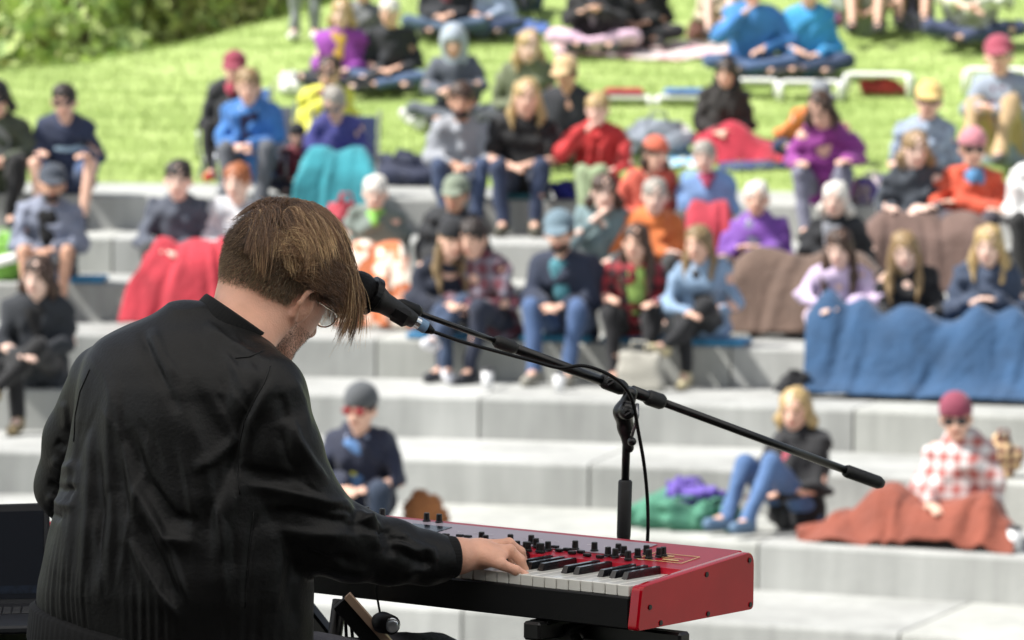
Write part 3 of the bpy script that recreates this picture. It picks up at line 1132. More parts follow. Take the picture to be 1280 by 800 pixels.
# second row
on_row(2, 806, 'person in orange knit hat and salmon red jacket with long brown hair', s=0.87, lean=.22, top='e4543c', legs='444444', cap=('beanie', 'e2603f'), hair=('bob', 'brown'), hands='lap', turn=.4, hx=.3, skin='l')
on_row(2, 884, 'grey haired person in light blue rain jacket with raspberry scarf', s=0.86, lean=.2, top='6f9ddc', scarf='b8325a', legs='444444', hair=('short', 'grey'), hands='lap', skin='p')
on_row(2, 1142, 'woman with blond brown bob in dark grey jacket and bare knees', s=0.98, lean=.25, top='3b434e', legs='4a4f5a', shorts=True, hair=('bob', 'sandy'), pose='legcross', hands='knees', skin='p')
on_row(2, 1214, 'person in orange red jacket, pink beanie and sunglasses with crossed arms', s=0.97, lean=.15, top='f0502c', shirt='4c8fc8', scarf='4c8fc8', legs='4d4650', cap=('beanie', 'd77d8a'), glasses='231f22', hair=('short', 'sandy'), hands='cross', skin='l')
on_row(2, 1304, 'person in white jacket cut by the right edge of the photo', s=1.0, lean=.2, top='e4e4e2', legs='222222', hair=('short', 'brown'), hands='lap')
# first (highest) row
on_row(1, 4, 'person with dark hair and sunglasses in olive jacket at left edge', s=1.02, lean=.3, top='4c5540', shirt='8b8e8a', legs='101012', hair=('bob', 'black'), glasses='1a1a1c', hands='clasp')
on_row(1, 86, 'man in navy anorak with pale blue chest bands and blue shorts', s=0.98, lean=.3, top='273254', stripe='a5c6dc', legs='3c5a8c', shorts=True, hair=('short', 'dark'), glasses='4a3636', hood='down', hands='knees', spread=.2, shoes='1c1c1f', skin='l')
person(seat(1, 318, .30) + np.array([0, 0, .13]), -.1, 'man in open bright blue jacket over dark navy shirt, sitting forward', s=1, lean=.38, top='3079cf', shirt='1a1d4d', lining='c6ccd6', legs='5a5e66', hair=('short', 'sandy'), hands='clasp', shoes='8a8a86', drop=.42)
person(seat(1, 424, .45) + np.array([0, 0, .06]), -.1, 'grey haired woman in violet blue fleece under a teal blanket', s=0.93, lean=.35, top='3e3f97', legs='333355', hair=('short', 'grey'), hands='clasp', headdown=.5, drop=.42, glasses='55585e')
on_row(1, 574, 'man in light grey hooded sweatshirt and jeans, hands between knees', s=1.02, lean=.34, top='9a9ea6', legs='33456b', hair=('short', 'brown'), skin='m', hood='down', hands='clasp', twist=.15, turn=.1, beard='dark')
on_row(1, 655, 'long haired blond man in black T-shirt with bare forearms', s=1.05, lean=.26, top='121214', legs='27375a', sleeves='short', hair=('long', 'blond'), hands='clasp', skin='l', logo='c8c8c8', shoes='4c4a3e')
on_row(1, 743, 'grey blond woman in red high necked jacket, one hand beside her ear', s=0.92, lean=.02, spread=.05, top='dd2324', legs='92a878', hair=('short', 'blond'), hands='face', skin='p', scarf='dd2324')
on_row(1, 1031, 'brown haired woman in magenta purple jacket looking down', s=1.02, lean=.38, top='96258f', legs='73758a', hair=('bob', 'brown'), hands='knees', headdown=.6, skin='l')
# on the lawn
on_lawn(293, 205, 'man in dark red cap and black jacket in a blue folding chair', s=1.05, lean=.1, pose='step', top='1f2126', scarf='b02a44', legs='131316', cap=('cap', 'a02c44'), hair=('short', 'dark'), hands='lap', shoes='b8402e') if False else None
p_ = lawn_at(293, 224)
person(p_ + np.array([0, 0, .22]), -.1, 'man in dark red cap and black jacket in a blue folding chair', s=.96, lean=.1, pose='step', top='1f2126', scarf='b02a44', legs='131316', cap=('cap', 'a02c44'), hair=('short', 'dark'), hands='lap', shoes='b8402e', drop=.23)
CHAIR_AT = p_
on_lawn(410, 200, 'dark haired woman with glasses in bright yellow jacket and maroon scarf', s=1.0, lean=.15, pose='cross', top='e8e53c', scarf='7a2440', legs='444444', hair=('short', 'brown'), glasses='3a3434', hands='lap')
on_lawn(428, 116, 'blond woman in purple jacket and mustard top, hands in her lap', s=.98, lean=.1, pose='cross', top='9a2fae', shirt='dba62e', legs='2c3038', hair=('bob', 'blond'), hands='lap', skin='p')
on_lawn(492, 114, 'white haired man in black fleece and jeans beside the purple jacket woman', s=.97, lean=.2, pose='cross', top='23252c', legs='4a6690', hair=('short', 'white'), hands='lap', skin='l')
on_lawn(455, 84, 'person in grey sweater seated behind the purple and black jacket pair', s=1.0, lean=.15, pose='cross', top='6f7274', legs='2b2d33', hair=('short', 'dark'), hands='lap')
on_lawn(382, 50, 'person standing in grey trousers and white shoes at the top of lawn', s=1.0, lean=0, pose='stand', top='5b6470', legs='8d9196', shoes='e6e4e0', hair=('short', 'dark'), hands='side', twist=.5)
on_lawn(571, 158, 'person in charcoal jacket with pale grey hood up over the head', s=1.0, lean=.2, pose='cross', top='565d6b', cap=('hoodc', 'a9b6c4'), legs='5c6470', hair=('short', 'brown'), hood='up', hands='hug')
on_lawn(660, 170, 'blond woman in olive green jacket sitting behind the black T-shirt man', s=1.05, lean=.15, pose='cross', top='6a7350', legs='3a3f44', hair=('long', 'blond'), hands='lap', skin='p')
on_lawn(712, 203, 'man in tan cap and dark shirt behind the red jacket woman', s=1.02, lean=.2, pose='cross', top='2b2e34', legs='5b4a48', cap=('cap', 'd8b076'), hair=('short', 'dark'), hands='lap', skin='m')
on_lawn(560, 48, 'person in black jacket and red top seated high on the lawn', s=1.05, lean=.15, pose='cross', top='22242c', shirt='7a2834', legs='46607f', hair=('short', 'dark'), hands='lap')
on_lawn(606, 47, 'person in pale blue shirt and jeans next to the black jacket sitter', s=1.02, lean=.15, pose='cross', top='a9bfdf', legs='33466f', hair=('short', 'brown'), hands='lap')
on_lawn(655, 14, 'person lying low at the top edge between picnic things', s=1.0, lean=.3, pose='stretch', top='2f4a78', legs='2c3a60', hair=('short', 'brown'), hands='lap')
on_lawn(744, 66, 'long haired person in black with pink trousers sitting cross legged', s=1.12, lean=.12, pose='cross', top='1b1a1e', legs='e2b4cf', shirt='8c8790', hair=('long', 'black'), hands='phone', skin='l')
on_lawn(800, 58, 'person wrapped in black clothes on the cream picnic blanket', s=1.08, lean=.2, pose='cross', top='121215', legs='17181c', hair=('long', 'black'), hands='lap', skin='m')
on_lawn(901, 48, 'person with bare legs and cream top beside the brown bag', s=.9, lean=.1, pose='kneesup', top='d8c9a8', shorts=True, legs='b8a888', hair=('short', 'blond'), hands='lap', skin='p')
on_lawn(942, 98, 'man in royal blue rain jacket and jeans raising a hand', s=1.12, lean=.15, pose='cross', top='2f83d8', legs='3e5c8a', hair=('short', 'brown'), hands='face', skin='l')
on_lawn(1010, 97, 'person in cyan blue jacket and dark grey beanie', s=1.08, lean=.2, pose='cross', top='239ae0', legs='2c3f63', cap=('beanie', '474b52'), hair=('short', 'dark'), hands='lap', skin='l')
on_lawn(1082, 44, 'person in khaki shorts with knees up at the top of the lawn', s=1.12, lean=.05, pose='kneesup', top='7a8678', shorts=True, legs='8d8a6c', hair=('short', 'brown'), hands='lap', skin='l')
on_lawn(1140, 36, 'person in brown shorts and violet top, feet forward, on upper lawn', s=1.12, lean=.05, pose='kneesup', top='8e88b4', shorts=True, legs='5c4a3a', hair=('short', 'dark'), hands='back', skin='l')
on_lawn(1218, 58, 'person in bulky cream jacket sitting at the top right of the lawn', s=1.2, lean=.25, pose='cross', top='d9dac8', top_pat=('blot', 'b9bd9c', 9), legs='39456b', hair=('short', 'grey'), hands='hug', skin='l')
on_lawn(906, 192, 'black haired woman in fluffy black jumper behind a red blanket', nolegs=True, s=.92, lean=.08, pose='cross', top='2a2422', legs='333333', hair=('long', 'black'), hands='lap', skin='l')
on_lawn(998, 200, 'person in orange jacket and grey cap leaning behind purple jacket woman', s=.85, lean=.72, pose='cross', top='ee7a2c', legs='2c3a66', cap=('cap', '7d8288'), hair=('short', 'grey'), hands='lap', turn=.5, skin='p')
person(seat(1, 1153, 1.0), -.1, 'man in yellow cap and mottled grey blue shirt', s=1.04, lean=.15, pose='cross', top='7f8ea4', top_pat=('blot', '99a8bb', 15), sleeves='short', legs='5f6a55', cap=('cap', 'f0c867'), hair=('short', 'brown'), hands='lap', skin='l', glasses='4a3a36')
on_lawn(1258, 205, 'man in dark red cap, grey jacket and khaki trousers, knees up', s=1.2, lean=.25, pose='kneesup', top='8f9db0', shirt='6b3040', legs='c9a470', cap=('cap', 'b03a52'), hair=('short', 'grey'), hands='clasp', skin='l', turn=-.3, shoes='555555')
# a child half hidden beside the blue jacket man
p_ = seat(1, 372, .42)
person(p_, 0, 'small child in dark hat and red top between two adults', s=.62, lean=.2, pose='cross', top='8a2f3c', legs='2a2c44', cap=('beanie', '17181c'), hair=('short', 'dark'), hands='lap', group='children on the terraces')


# ------------------------------------------------------------------ blankets
def grid_mesh(Pf, nu, nv, thick=.012):
    u = np.linspace(0, 1, nu); v = np.linspace(0, 1, nv)
    P = np.array([[Pf(a, b) for a in u] for b in v]).reshape(-1, 3)
    a = (np.arange(nv - 1)[:, None] * nu + np.arange(nu - 1)[None, :]).ravel()
    F = np.stack([a, a + 1, a + nu + 1, a + nu], 1)
    return mesh(P, F)


def crom(pts, t):
    pts = np.asarray(pts, float); n_ = len(pts) - 1
    x = t * n_; i = min(int(x), n_ - 1); f = x - i
    p0 = pts[max(i - 1, 0)]; p1 = pts[i]; p2 = pts[i + 1]; p3 = pts[min(i + 2, n_)]
    return .5 * ((2 * p1) + (-p0 + p2) * f + (2 * p0 - 5 * p1 + 4 * p2 - p3) * f * f + (-p0 + 3 * p1 - 3 * p2 + p3) * f ** 3)


def blanket(name, label, cat, ctrl, m, fold=.018, nf=7, seed=1, thick=.014, nu=70, nv=46, hang=True):
    """ctrl: rows (v) of points (u), world; draped sheet with folds that deepen towards the hem"""
    ctrl = np.array(ctrl, float)
    c0 = ctrl.reshape(-1, 3).mean(0)
    r = np.random.default_rng(seed)
    ph = r.uniform(0, 6.28, 6)

    dg = r.uniform(-.35, .35)

    def Pf(u, v):
        row = [crom(ctrl[:, j], v) for j in range(ctrl.shape[1])]
        p = crom(row, u)
        w = fold * (.45 + (.55 * v if hang else .55))
        wu = u + dg * v + .06 * math.sin(u * 9 + ph[4]) + .05 * math.sin(u * 17 + v * 5 + ph[5])
        s_ = (math.sin(wu * nf * 5.1 + ph[0] + 1.8 * math.sin(v * 2.4 + ph[1])) * .6 + math.sin(wu * nf * 9.1 + ph[2] + v * 4) * .28) * (.45 + .55 * math.sin(u * 5 + ph[3]) ** 2) + math.sin((u * 3 + v * 4) * 2.3 + ph[3]) * .45 + .12 * math.sin(u * 60 + 9 * math.sin(v * 7 + u * 11)) * math.sin(v * 23 + 5 * math.sin(u * 13))
        q = np.array(p)
        q[1] -= w * s_ * (.9 if hang else .2)
        q[2] += w * s_ * (.35 if hang else 1.0)
        return q - c0
    me = grid_mesh(Pf, nu, nv)
    o = link(name, me, m, None, c0)
    so_ = o.modifiers.new('thickness', 'SOLIDIFY'); so_.thickness = thick; so_.offset = 0
    return tag(o, label, cat)


def lap(row, px0, px1, knees, top=.16, knee=.34, depth=.62, back=.14, flare=.05, foot=0.0, z0=0.0, side=.22):
    """control points of a blanket over the knees of people sitting on a row"""
    n_ = 9
    rows = []
    for (dy, z, ex) in ((back, top, 0), (-.12, top + .06, .0), (-.33, knee - .02, .02), (-.46, knee, .03), (-.56, knee - .12, .06), (-.62, .04, .12), (-.68, -RISE + .02 + foot, .17)):
        ln = []
        for k in range(n_):
            u = k / (n_ - 1)
            px = px0 + (px1 - px0) * u + (u - .5) * 2 * ex * flare * 1000
            p = on_arc(px, RD[row] + .18 + dy + .0)
            kk = max(math.exp(-((px - q) / 30.0) ** 2) for q in knees)
            zz = z
            if z > .1:
                zz = z - (z - .06) * .45 * (1 - kk)
            if k in (0, n_ - 1) and z > -.1:
                zz = zz - side * max(0, zz)
            ln.append((p[0], p[1], ZT[row] + z0 + zz))
        rows.append(ln)
    return rows


blanket('blanket', 'red fleece blanket over the knees of the charcoal sweater man', 'blanket', lap(3, 190, 288, (205, 245, 280), flare=.25, depth=.6), rug_m('d8283a'), nf=4, seed=3, fold=.03)
blanket('blanket', 'teal blanket over the knees of the violet fleece woman', 'blanket', lap(1, 378, 462, (400, 445), z0=.06, foot=-.14, flare=.1, back=.05), rug_m('1f97a6'), nf=3, seed=4, fold=.022)
blanket('blanket', 'orange and white patterned blanket on the white haired person', 'blanket', lap(3, 432, 508, (455, 490), flare=.08), rug_m('e8733a', pattern=('blot', 'e9dccb', 9)), nf=3, seed=5, fold=.02)
blanket('blanket', 'brown fleece blanket over the laps beside the purple and white jacket', 'blanket', lap(3, 920, 1100, (935, 968, 1030, 1064), flare=.08, foot=.02, back=-.08), rug_m('6f5547'), nf=5, seed=6, fold=.04)
blanket('blanket', 'brown blanket spread over the knees of the orange red jacket person', 'blanket', lap(2, 1078, 1232, (1110, 1150, 1195, 1222), flare=.06, foot=-.2, knee=.30), rug_m('71554a'), nf=5, seed=7, fold=.025)
blanket('blanket', 'red blanket over the lap of the light blue rain jacket person', 'blanket', lap(2, 858, 912, (870, 900), flare=.05), rug_m('c4263a'), nf=2, seed=8, fold=.02)
# the wide blue blanket: reaches from the knees of three girls to the tread below
rows = []
prof = ((.05, .16), (-.15, .22), (-.34, .33), (-.46, .33), (-.56, .22), (-.64, .0), (-.72, -.16), (-.86, -RISE + .02))
for j, (dy, z) in enumerate(prof):
    ln = []
    for k in range(13):
        u = k / 12
        px = 1012 + (1292 - 1012) * u - (8 * j / 7 if k == 0 else 0)
        p = on_arc(px, RD[4] + .18 + dy)
        kk = max(math.exp(-((px - q) / 26.0) ** 2) * w_ for q, w_ in ((1040, 1.15), (1075, .9), (1125, .7), (1150, .6), (1225, .75), (1262, .75)))
        zz = z if z < .1 else .08 + (z - .08) * (.35 + .75 * kk)
        ln.append((p[0], p[1], ZT[4] + zz + .02))
    rows.append(ln)
blanket('blanket', 'large bright blue fleece blanket covering the legs of three seated girls', 'blanket', rows, rug_m('204d7a'), nf=5, seed=9, fold=.034, nu=110, nv=60)
# rust coloured blanket over stretched legs of the plaid shirt woman
rows = []
zt = ZT[7]
for j, v in enumerate((0, .3, .5, .7, 1)):
    ln = []
    for k, (px, h) in enumerate(((1000, .02), (1035, .09), (1075, .17), (1108, .30), (1135, .27), (1165, .22), (1205, .26), (1240, .30), (1272, .10))):
        rad = RD[7] + .62 - .52 * v - (.0 if k else -.1)
        p = on_arc(px, rad)
        hh = h * math.sin(math.pi * min(1, v * .9 + .1)) ** .7 if 0 < v < 1 else .015
        ln.append((p[0], p[1], zt + .01 + hh))
    rows.append(ln)
blanket('blanket', 'rust brown blanket over the stretched legs of the plaid shirt woman', 'blanket', rows, rug_m('96432c'), nf=7, seed=10, fold=.035, hang=False)
# red blanket on the lawn
rows = []
for j in range(5):
    ln = []
    for k in range(8):
        px = 868 + (1062 - 868) * k / 7; py = 186 + 20 * j / 4 - (6 if k == 6 and j < 2 else 0) - (14 if k == 7 and j < 2 else 0)
        p = lawn_at(px, py)
        b_ = .22 * math.exp(-((k - 1.5) / 1.3) ** 2) + .16 * math.exp(-((k - 6) / 1.2) ** 2) + .08
        ln.append(p + np.array([0, 0, b_ if 0 < j < 4 else .03]))
    rows.append(ln)
blanket('blanket', 'red blanket spread on the lawn in front of the black jumper woman', 'blanket', rows, rug_m('cf2038'), nf=4, seed=11, fold=.03, hang=False)


def flat_rug(label, x0, x1, y0, y1, colour, pattern=None, h=.03, seed=2, bump=.02, name='picnic_blanket'):
    rows = []
    for j in range(4):
        rows.append([lawn_at(x0 + (x1 - x0) * k / 6 + (3 * math.sin(j * 2 + seed)), y0 + (y1 - y0) * j / 3 + 1.5 * math.sin(k * 1.3 + seed)) + np.array([0, 0, h]) for k in range(7)])
    return blanket(name, label, 'blanket', rows, rug_m(colour, pattern), nf=3, seed=seed, fold=bump, hang=False, nu=40, nv=20)


flat_rug('cream and pink picnic blanket under the black clothed people', 692, 912, 56, 76, 'e9d6cf', ('blot', 'd9a8b0', 6), seed=3)
flat_rug('blue picnic mat beside the pale blue shirt sitter', 618, 684, 31, 44, '3a62b8', seed=5)
flat_rug('dark blue mat under the red blanket on the lawn', 900, 1060, 200, 214, '2b3f7c', seed=6, h=.02)
flat_rug('pale blue and white towel behind the light blue rain jacket person', 838, 880, 196, 212, 'd5e2ea', ('blot', '6fb6d8', 7), seed=8, name='towel')


# ------------------------------------------------------------------ low white lounge frames, bags, cups
def low_table(px0, px1, py, label, h=.16, cushion=None):
    a = lawn_at(px0, py); b = lawn_at(px1, py)
    t = empty('lawn_seat', (a + b) / 2)
    tag(t, label, 'lawn seat', 'low white plastic lawn seats')
    L = np.linalg.norm(b - a); d = nrm(b - a)
    rz = math.atan2(d[1], d[0]); t.rotation_euler = (0, 0, rz)
    mw = mat('e9e9e6', rough=.4, var=.03)
    MB().box((0, 0, h), (L * .94, .30, .05), bev=.02).build('seat', mw, t, smooth=False)
    for sx in (-1, 1):
        MB().tube([(sx * L * .46, -.12, h), (sx * L * .5, -.14, h * .75), (sx * L * .51, -.15, -.02)], .028, 8).build('leg', mw, t, smooth=True)
        MB().tube([(sx * L * .46, .12, h), (sx * L * .5, .14, h * .75), (sx * L * .51, .15, .0)], .028, 8).build('leg', mw, t, smooth=True)
    if cushion:
        MB().box((0, -.02, h + .055), (L * .8, .26, .07), bev=.03).build('cushion', cloth_m(cushion), t)
    return t


low_table(922, 970, 122, 'low white plastic lawn seat below the royal blue jacket man')
low_table(976, 1050, 124, 'low white plastic lawn seat below the cyan jacket person')
low_table(1058, 1138, 120, 'low white plastic lawn seat with red cloth beneath it', h=.2)
low_table(1210, 1290, 114, 'low white plastic lawn seat at the right end behind the grey jacket man', h=.2)
low_table(748, 812, 130, 'low white lawn seat with a flat red cushion', h=.06, cushion='c93038')
low_table(822, 892, 130, 'low white lawn seat with a blue and white cushion', h=.06, cushion='4f80c8')


def bag(p, size, colour, label, name='bag', rz=0, seed=1, pattern=None, cat='bag'):
    t = empty(name, p, rz)
    tag(t, label, cat)
    sx, sy, sz = size
    q = SDF((-sx, -sy, -.02), (sx, sy, sz * 1.5), max(size) / 22)
    q.ell((0, 0, sz * .45), (sx * .5, sy * .5, sz * .55), .03)
    q.ell((sx * .12, 0, sz * .3), (sx * .5, sy * .5, sz * .34), .05)
    q.noise(size[0] * .10, 9 / max(size) * .9, seed); q.noise(size[0] * .05, 24 / max(size), seed + 1)
    q.cut((0, 0, 0), (0, 0, -1))
    link('sack', q.mesh(.05), cloth_m(colour, pattern), t)
    MB().tube([(-sx * .22, -sy * .2, sz * .8), (-sx * .12, -sy * .3, sz * 1.12), (sx * .12, -sy * .3, sz * 1.12), (sx * .22, -sy * .2, sz * .8)], .012, 6).build('handle', cloth_m(colour), t, smooth=True)
    return t


bag(seat(7, 862, .55), (.62, .40, .17), '3c8a6a', 'green plastic bag spread open beside the blond woman in jeans', seed=2)
bag(seat(7, 868, .55) + np.array([0, .0, .13]), (.30, .22, .15), '6a4cc0', 'purple bundle lying on top of the green bag', seed=3)
bag(seat(7, 902, .5), (.30, .25, .17), '3c8a6a', 'small green bag between the larger green bag and blond woman', seed=4)
t_ = bag(seat(7, 528, .12), (.21, .18, .19), 'b0662a', 'tan brown leather bag on the tread beside the front man', seed=5)
bag(seat(5, 993, .7), (.20, .18, .16), '15151a', 'small black bag beside the edge of the blue blanket', seed=6)
bag(on_lawn_p if False else lawn_at(506, 232), (.50, .40, .26), '242c4a', 'dark navy backpack on the grass behind the terraces', 'backpack', seed=7)
bag(lawn_at(873, 50), (.22, .2, .2), '7d4a3a', 'brown bag on the lawn left of the royal blue jacket man', seed=8)
bag(lawn_at(1045, 32), (.34, .22, .16), '7c2a5c', 'maroon bag on the lawn behind the cyan jacket person', seed=9)
bag(lawn_at(370, 118), (.36, .25, .18), 'f0efec', 'white plastic bag on the grass left of the purple jacket woman', seed=10)
bag(lawn_at(538, 162), (.52, .34, .15), 'ecebea', 'white plastic bag on the grass beside the pale hood person', seed=11)
bag(lawn_at(632, 152), (.34, .25, .14), 'f2f0ea', 'white carrier bag behind the long haired blond man', seed=12)
bag(lawn_at(822, 195), (.50, .36, .34), '7e8795', 'grey backpack on the grass behind the orange knit hat person', 'backpack', seed=13)
bag(lawn_at(848, 178), (.22, .2, .16), 'f0efed', 'small white bag right of the grey backpack', seed=14)
bag(lawn_at(1100, 118), (.38, .2, .14), 'cf2f38', 'red cloth bundle under the white lawn seat', seed=15)
bag(seat(1, 430, .1) + np.array([0, -.35, -.27]) if False else seat(2, 432, .5), (.30, .25, .30), 'c22a3c', 'red bag standing at the feet of the violet fleece woman', seed=16)
bag(seat(7, 1252, .6) if False else seat(6, 1256, .25), (.17, .15, .26), '7c3f38', 'red and tan woven basket bag behind the plaid shirt woman', seed=17, pattern=('check', 'd9b98a', .06))
bag(seat(3, 8, .3), (.24, .2, .34), '7cc23a', 'lime green shopping bag standing at the left edge', seed=18)
bag(seat(1, 706, .3), (.26, .3, .13), '3038c0', 'bright blue cushion bag between black T-shirt man and red jacket woman', seed=19)
tt = empty('tote_bag', seat(5, 800, .80), -.3)
tag(tt, 'pale canvas tote bag at the feet of the check jacket woman', 'bag')
tb_ = SDF((-.22, -.1, -.02), (.22, .1, .34), .010)
for z_ in (.03, .06, .09, .12, .15, .18, .21, .24):
    tb_.cone((-.12, 0, z_), (.12, 0, z_), .045 - z_ * .1, .045 - z_ * .1, .03)
tb_.noise(.010, 30, 5); tb_.cut((0, 0, 0), (0, 0, -1))
link('sack', tb_.mesh(.05), cloth_m('a9a598'), tt)
for y_ in (-.02, .02):
    MB().tube([(-.07, y_, .22), (-.05, y_, .33), (.05, y_ - .02, .33), (.07, y_, .22)], .007, 6).build('handle', cloth_m('a9a598'), tt, smooth=True)
bag(seat(5, -4, .5), (.22, .2, .30), '15161a', 'black bag at the feet of the dark haired woman at left edge', seed=21)
bag(seat(1, 1085, .35), (.30, .25, .22), 'd9c9c8', 'pale patterned bag beside the magenta jacket woman', seed=22, pattern=('blot', '6a5aa8', 10))


def pad(row, px, colour, label, w_=.42):
    p = seat(row, px, .19)
    a = math.atan2(p[0] - AC[0], p[1] - AC[1])
    m_ = MB(); m_.box((0, 0, 0), (w_, .36, .045), bev=.018)
    o = m_.build('seat_cushion', cloth_m(colour), None, loc=p + np.array([0, 0, .024]))
    o.rotation_euler = (0, 0, -a)
    tag(o, label, 'cushion', 'foam seat cushions on the terrace treads')


pad(3, 90, '2c8fc8', 'blue seat cushion under the grey zip hoodie man', .5)
pad(4, 700, '1d7fa8', 'teal blue seat cushion under the navy sweater man', .5)
pad(4, 795, '1a6a92', 'teal seat cushion under the check jacket woman')
pad(4, 890, '2f95cf', 'light blue seat cushion under the denim jacket woman', .5)
pad(1, 652, '1e6f7c', 'dark teal seat cushion under the black T-shirt man')
pad(4, 552, '2a7fb5', 'blue seat cushion under the black beanie woman', .44)


def jar(row, px, back, label, h=.13):
    p = seat(row, px, back)
    t = empty('drink_cup', p)
    tag(t, label, 'cup', 'cups standing on the terrace treads')
    MB().tube([(0, 0, 0), (0, 0, h)], [.036, .042], 14).build('cup_wall', mat('e6e6e6', rough=.3, var=.05), t, smooth=True)
    MB().tube([(0, 0, h), (0, 0, h + .012), (0, 0, h + .02)], [.045, .045, .03], 14).build('lid', mat('3a3a3c', rough=.4), t, smooth=True)


jar(5, 610, .55, 'white cup with dark lid on the tread left of the raised shoe')
jar(5, 700, .55, 'pale cup with dark lid right of the navy sweater man shoe', h=.12)
jar(7, 1273, .2, 'white cup at the right edge beside the rust blanket')

# rolled paper beside the grey hoodie man
mb = MB().tube([(-.22, 0, .0), (.22, -.02, .12)], .035, 12)
o = mb.build('paper_roll', mat('ecebe6', rough=.7), None, smooth=True, loc=seat(3, 22, .15) + np.array([0, 0, .12]))
tag(o, 'rolled white paper held beside the grey zip hoodie man', 'paper')

# folding chair of the red cap man and low chair of the teal blanket woman


def chair(p, rz, colour, label, h=.36):
    t = empty('folding_chair', p, rz)
    tag(t, label, 'chair')
    mf = mat('8a8d92', rough=.35, metal=.8); mc_ = cloth_m(colour)
    MB().box((0, .02, h), (.50, .44, .02), bev=.008).build('seat', mc_, t)
    MB().box((0, .27, h + .30), (.50, .02, .52), ax=((1, 0, 0), (0, 1, -.2), (0, .2, 1)), bev=.008).build('backrest', mc_, t)
    for sx in (-1, 1):
        MB().tube([(sx * .27, -.22, 0), (sx * .27, .20, h + .04), (sx * .27, .34, h + .60)], .012, 8).build('back_post', mf, t, smooth=True)
        MB().tube([(sx * .28, .26, 0), (sx * .28, -.20, h + .02), (sx * .28, -.20, h + .20)], .012, 8).build('leg', mf, t, smooth=True)
        MB().box((sx * .28, .0, h + .22), (.045, .46, .025), bev=.01).build('armrest', mat('25262a', rough=.6), t)


chair(CHAIR_AT, -.1, '4d7fd0', 'blue folding chair of the dark red cap man on the grass', h=.22)
chair(seat(1, 424, .50), -.1, '23346a', 'navy low folding chair under the violet fleece woman', h=.07)
chair(seat(1, 318, .36), -.1, '5a5f68', 'grey folding chair under the bright blue jacket man', h=.14)
# ------------------------------------------------------------------ keyboard
AL = R(37)
KX = np.array([math.cos(AL), -math.sin(AL), 0]); KY = np.array([math.sin(AL), math.cos(AL), 0]); KZ = np.array([0, 0, 1.])
KO = W(799, 790, 6.2)


def K(x, y, z):
    return KO + KX * x + KY * y + KZ * z


kb = empty('stage_keyboard', KO, -AL)
tag(kb, 'red stage piano with white and black keys under the hand of the musician', 'keyboard')
M_red = mat('a80418', rough=.5, var=.12, scale=9, coat=.8, spec=.0, bump=.22, bscale=6)
n = M_red.node_tree.nodes; l = M_red.node_tree.links
M_redtop = mat('a01428', rough=.4, var=.08, scale=5, coat=.15, spec=.35)
M_black = mat('09090a', rough=.5, var=.2, scale=9, bump=.05, bscale=300, spec=.25)
M_knob = mat('0e0e10', rough=.42, var=.1)
M_white = mat('dcdad2', rough=.22, var=.03, coat=.3)
M_kblk = mat('101012', rough=.25, var=.05, coat=.3)
LEN = 1.287
D = .325


def rounded_profile(pts, r, n_=5):
    out = []
    N_ = len(pts)
    for i in range(N_):
        p = np.array(pts[i], float); a = np.array(pts[i - 1], float); b = np.array(pts[(i + 1) % N_], float)
        ra = min(r[i], .45 * np.linalg.norm(a - p), .45 * np.linalg.norm(b - p))
        u = p + (a - p) / np.linalg.norm(a - p) * ra; v = p + (b - p) / np.linalg.norm(b - p) * ra
        for k in range(n_ + 1):
            t = k / n_
            out.append((1 - t) ** 2 * u + 2 * t * (1 - t) * p + t * t * v)
    return out


side = rounded_profile([(-.006, .001), (D, .001), (D, .097), (.005, .070)], [.008, .010, .022, .010])
for sx, x0 in ((0, -.021), (1, -LEN)):
    mb = MB()
    # chamfered cheek: slightly smaller faces on both outer sides
    cen = np.mean(side, 0)
    inn = [cen + (q - cen) * (1 - .0035 / np.linalg.norm(q - cen)) for q in side]
    ring = []
    for (xx, pr) in ((x0, inn), (x0 + .003, side), (x0 + .018, side), (x0 + .021, inn)):
        ring.append([(xx, q[0], q[1]) for q in pr])
    V = [p for rg in ring for p in rg]; m_ = len(side); F = []
    for j in range(3):
        for k in range(m_):
            F.append((j * m_ + k, j * m_ + (k + 1) % m_, (j + 1) * m_ + (k + 1) % m_, (j + 1) * m_ + k))
    F.append(tuple(range(m_ - 1, -1, -1))); F.append(tuple(3 * m_ + k for k in range(m_)))
    mb.add(V, F)
    ck = mb.build('end_cheek', M_red, kb, angle=40)
    for (fy, z) in ((.028, .036), (.058, .008), (.185, .072), (.19, .008), (.308, .083), (.312, .010)):
        MB().tube([(x0 + (.0205 if not sx else .0005), fy, z), (x0 + (.0228 if not sx else -.0015), fy, z)], .0042, 10).build('screw', mat('0a0a0a', rough=.4, var=0), ck, smooth=False)
# base, key slip, rear wall and top panel
MB().box((-LEN / 2, .17, .006), (LEN - .044, .30, .010)).build('base_plate', M_black, kb)
MB().box((-LEN / 2, .006, .027), (LEN - .0425, .012, .050), bev=.002).build('key_slip', M_black, kb)
MB().box((-LEN / 2, D - .012, .048), (LEN - .0425, .012, .082)).build('rear_wall', M_black, kb)
PY0, PZ0, PY1, PZ1 = .158, .080, D - .006, .096
pn = MB()
nn_ = nrm(np.array([0, -(PZ1 - PZ0), PY1 - PY0])); dd = nrm(np.array([0, PY1 - PY0, PZ1 - PZ0]))
pc = np.array([-LEN / 2, (PY0 + PY1) / 2, (PZ0 + PZ1) / 2])
pn.box(pc - nn_ * .003, (LEN - .0425, math.hypot(PY1 - PY0, PZ1 - PZ0), .006), ax=((1, 0, 0), dd, nn_), bev=.0015)
pn.build('control_panel', M_redtop, kb)
MB().box((-LEN / 2, PY0 + .001, .072), (LEN - .0425, .003, .016)).build('front_lip', mat('d0283c', rough=.3, var=0, coat=.5), kb)
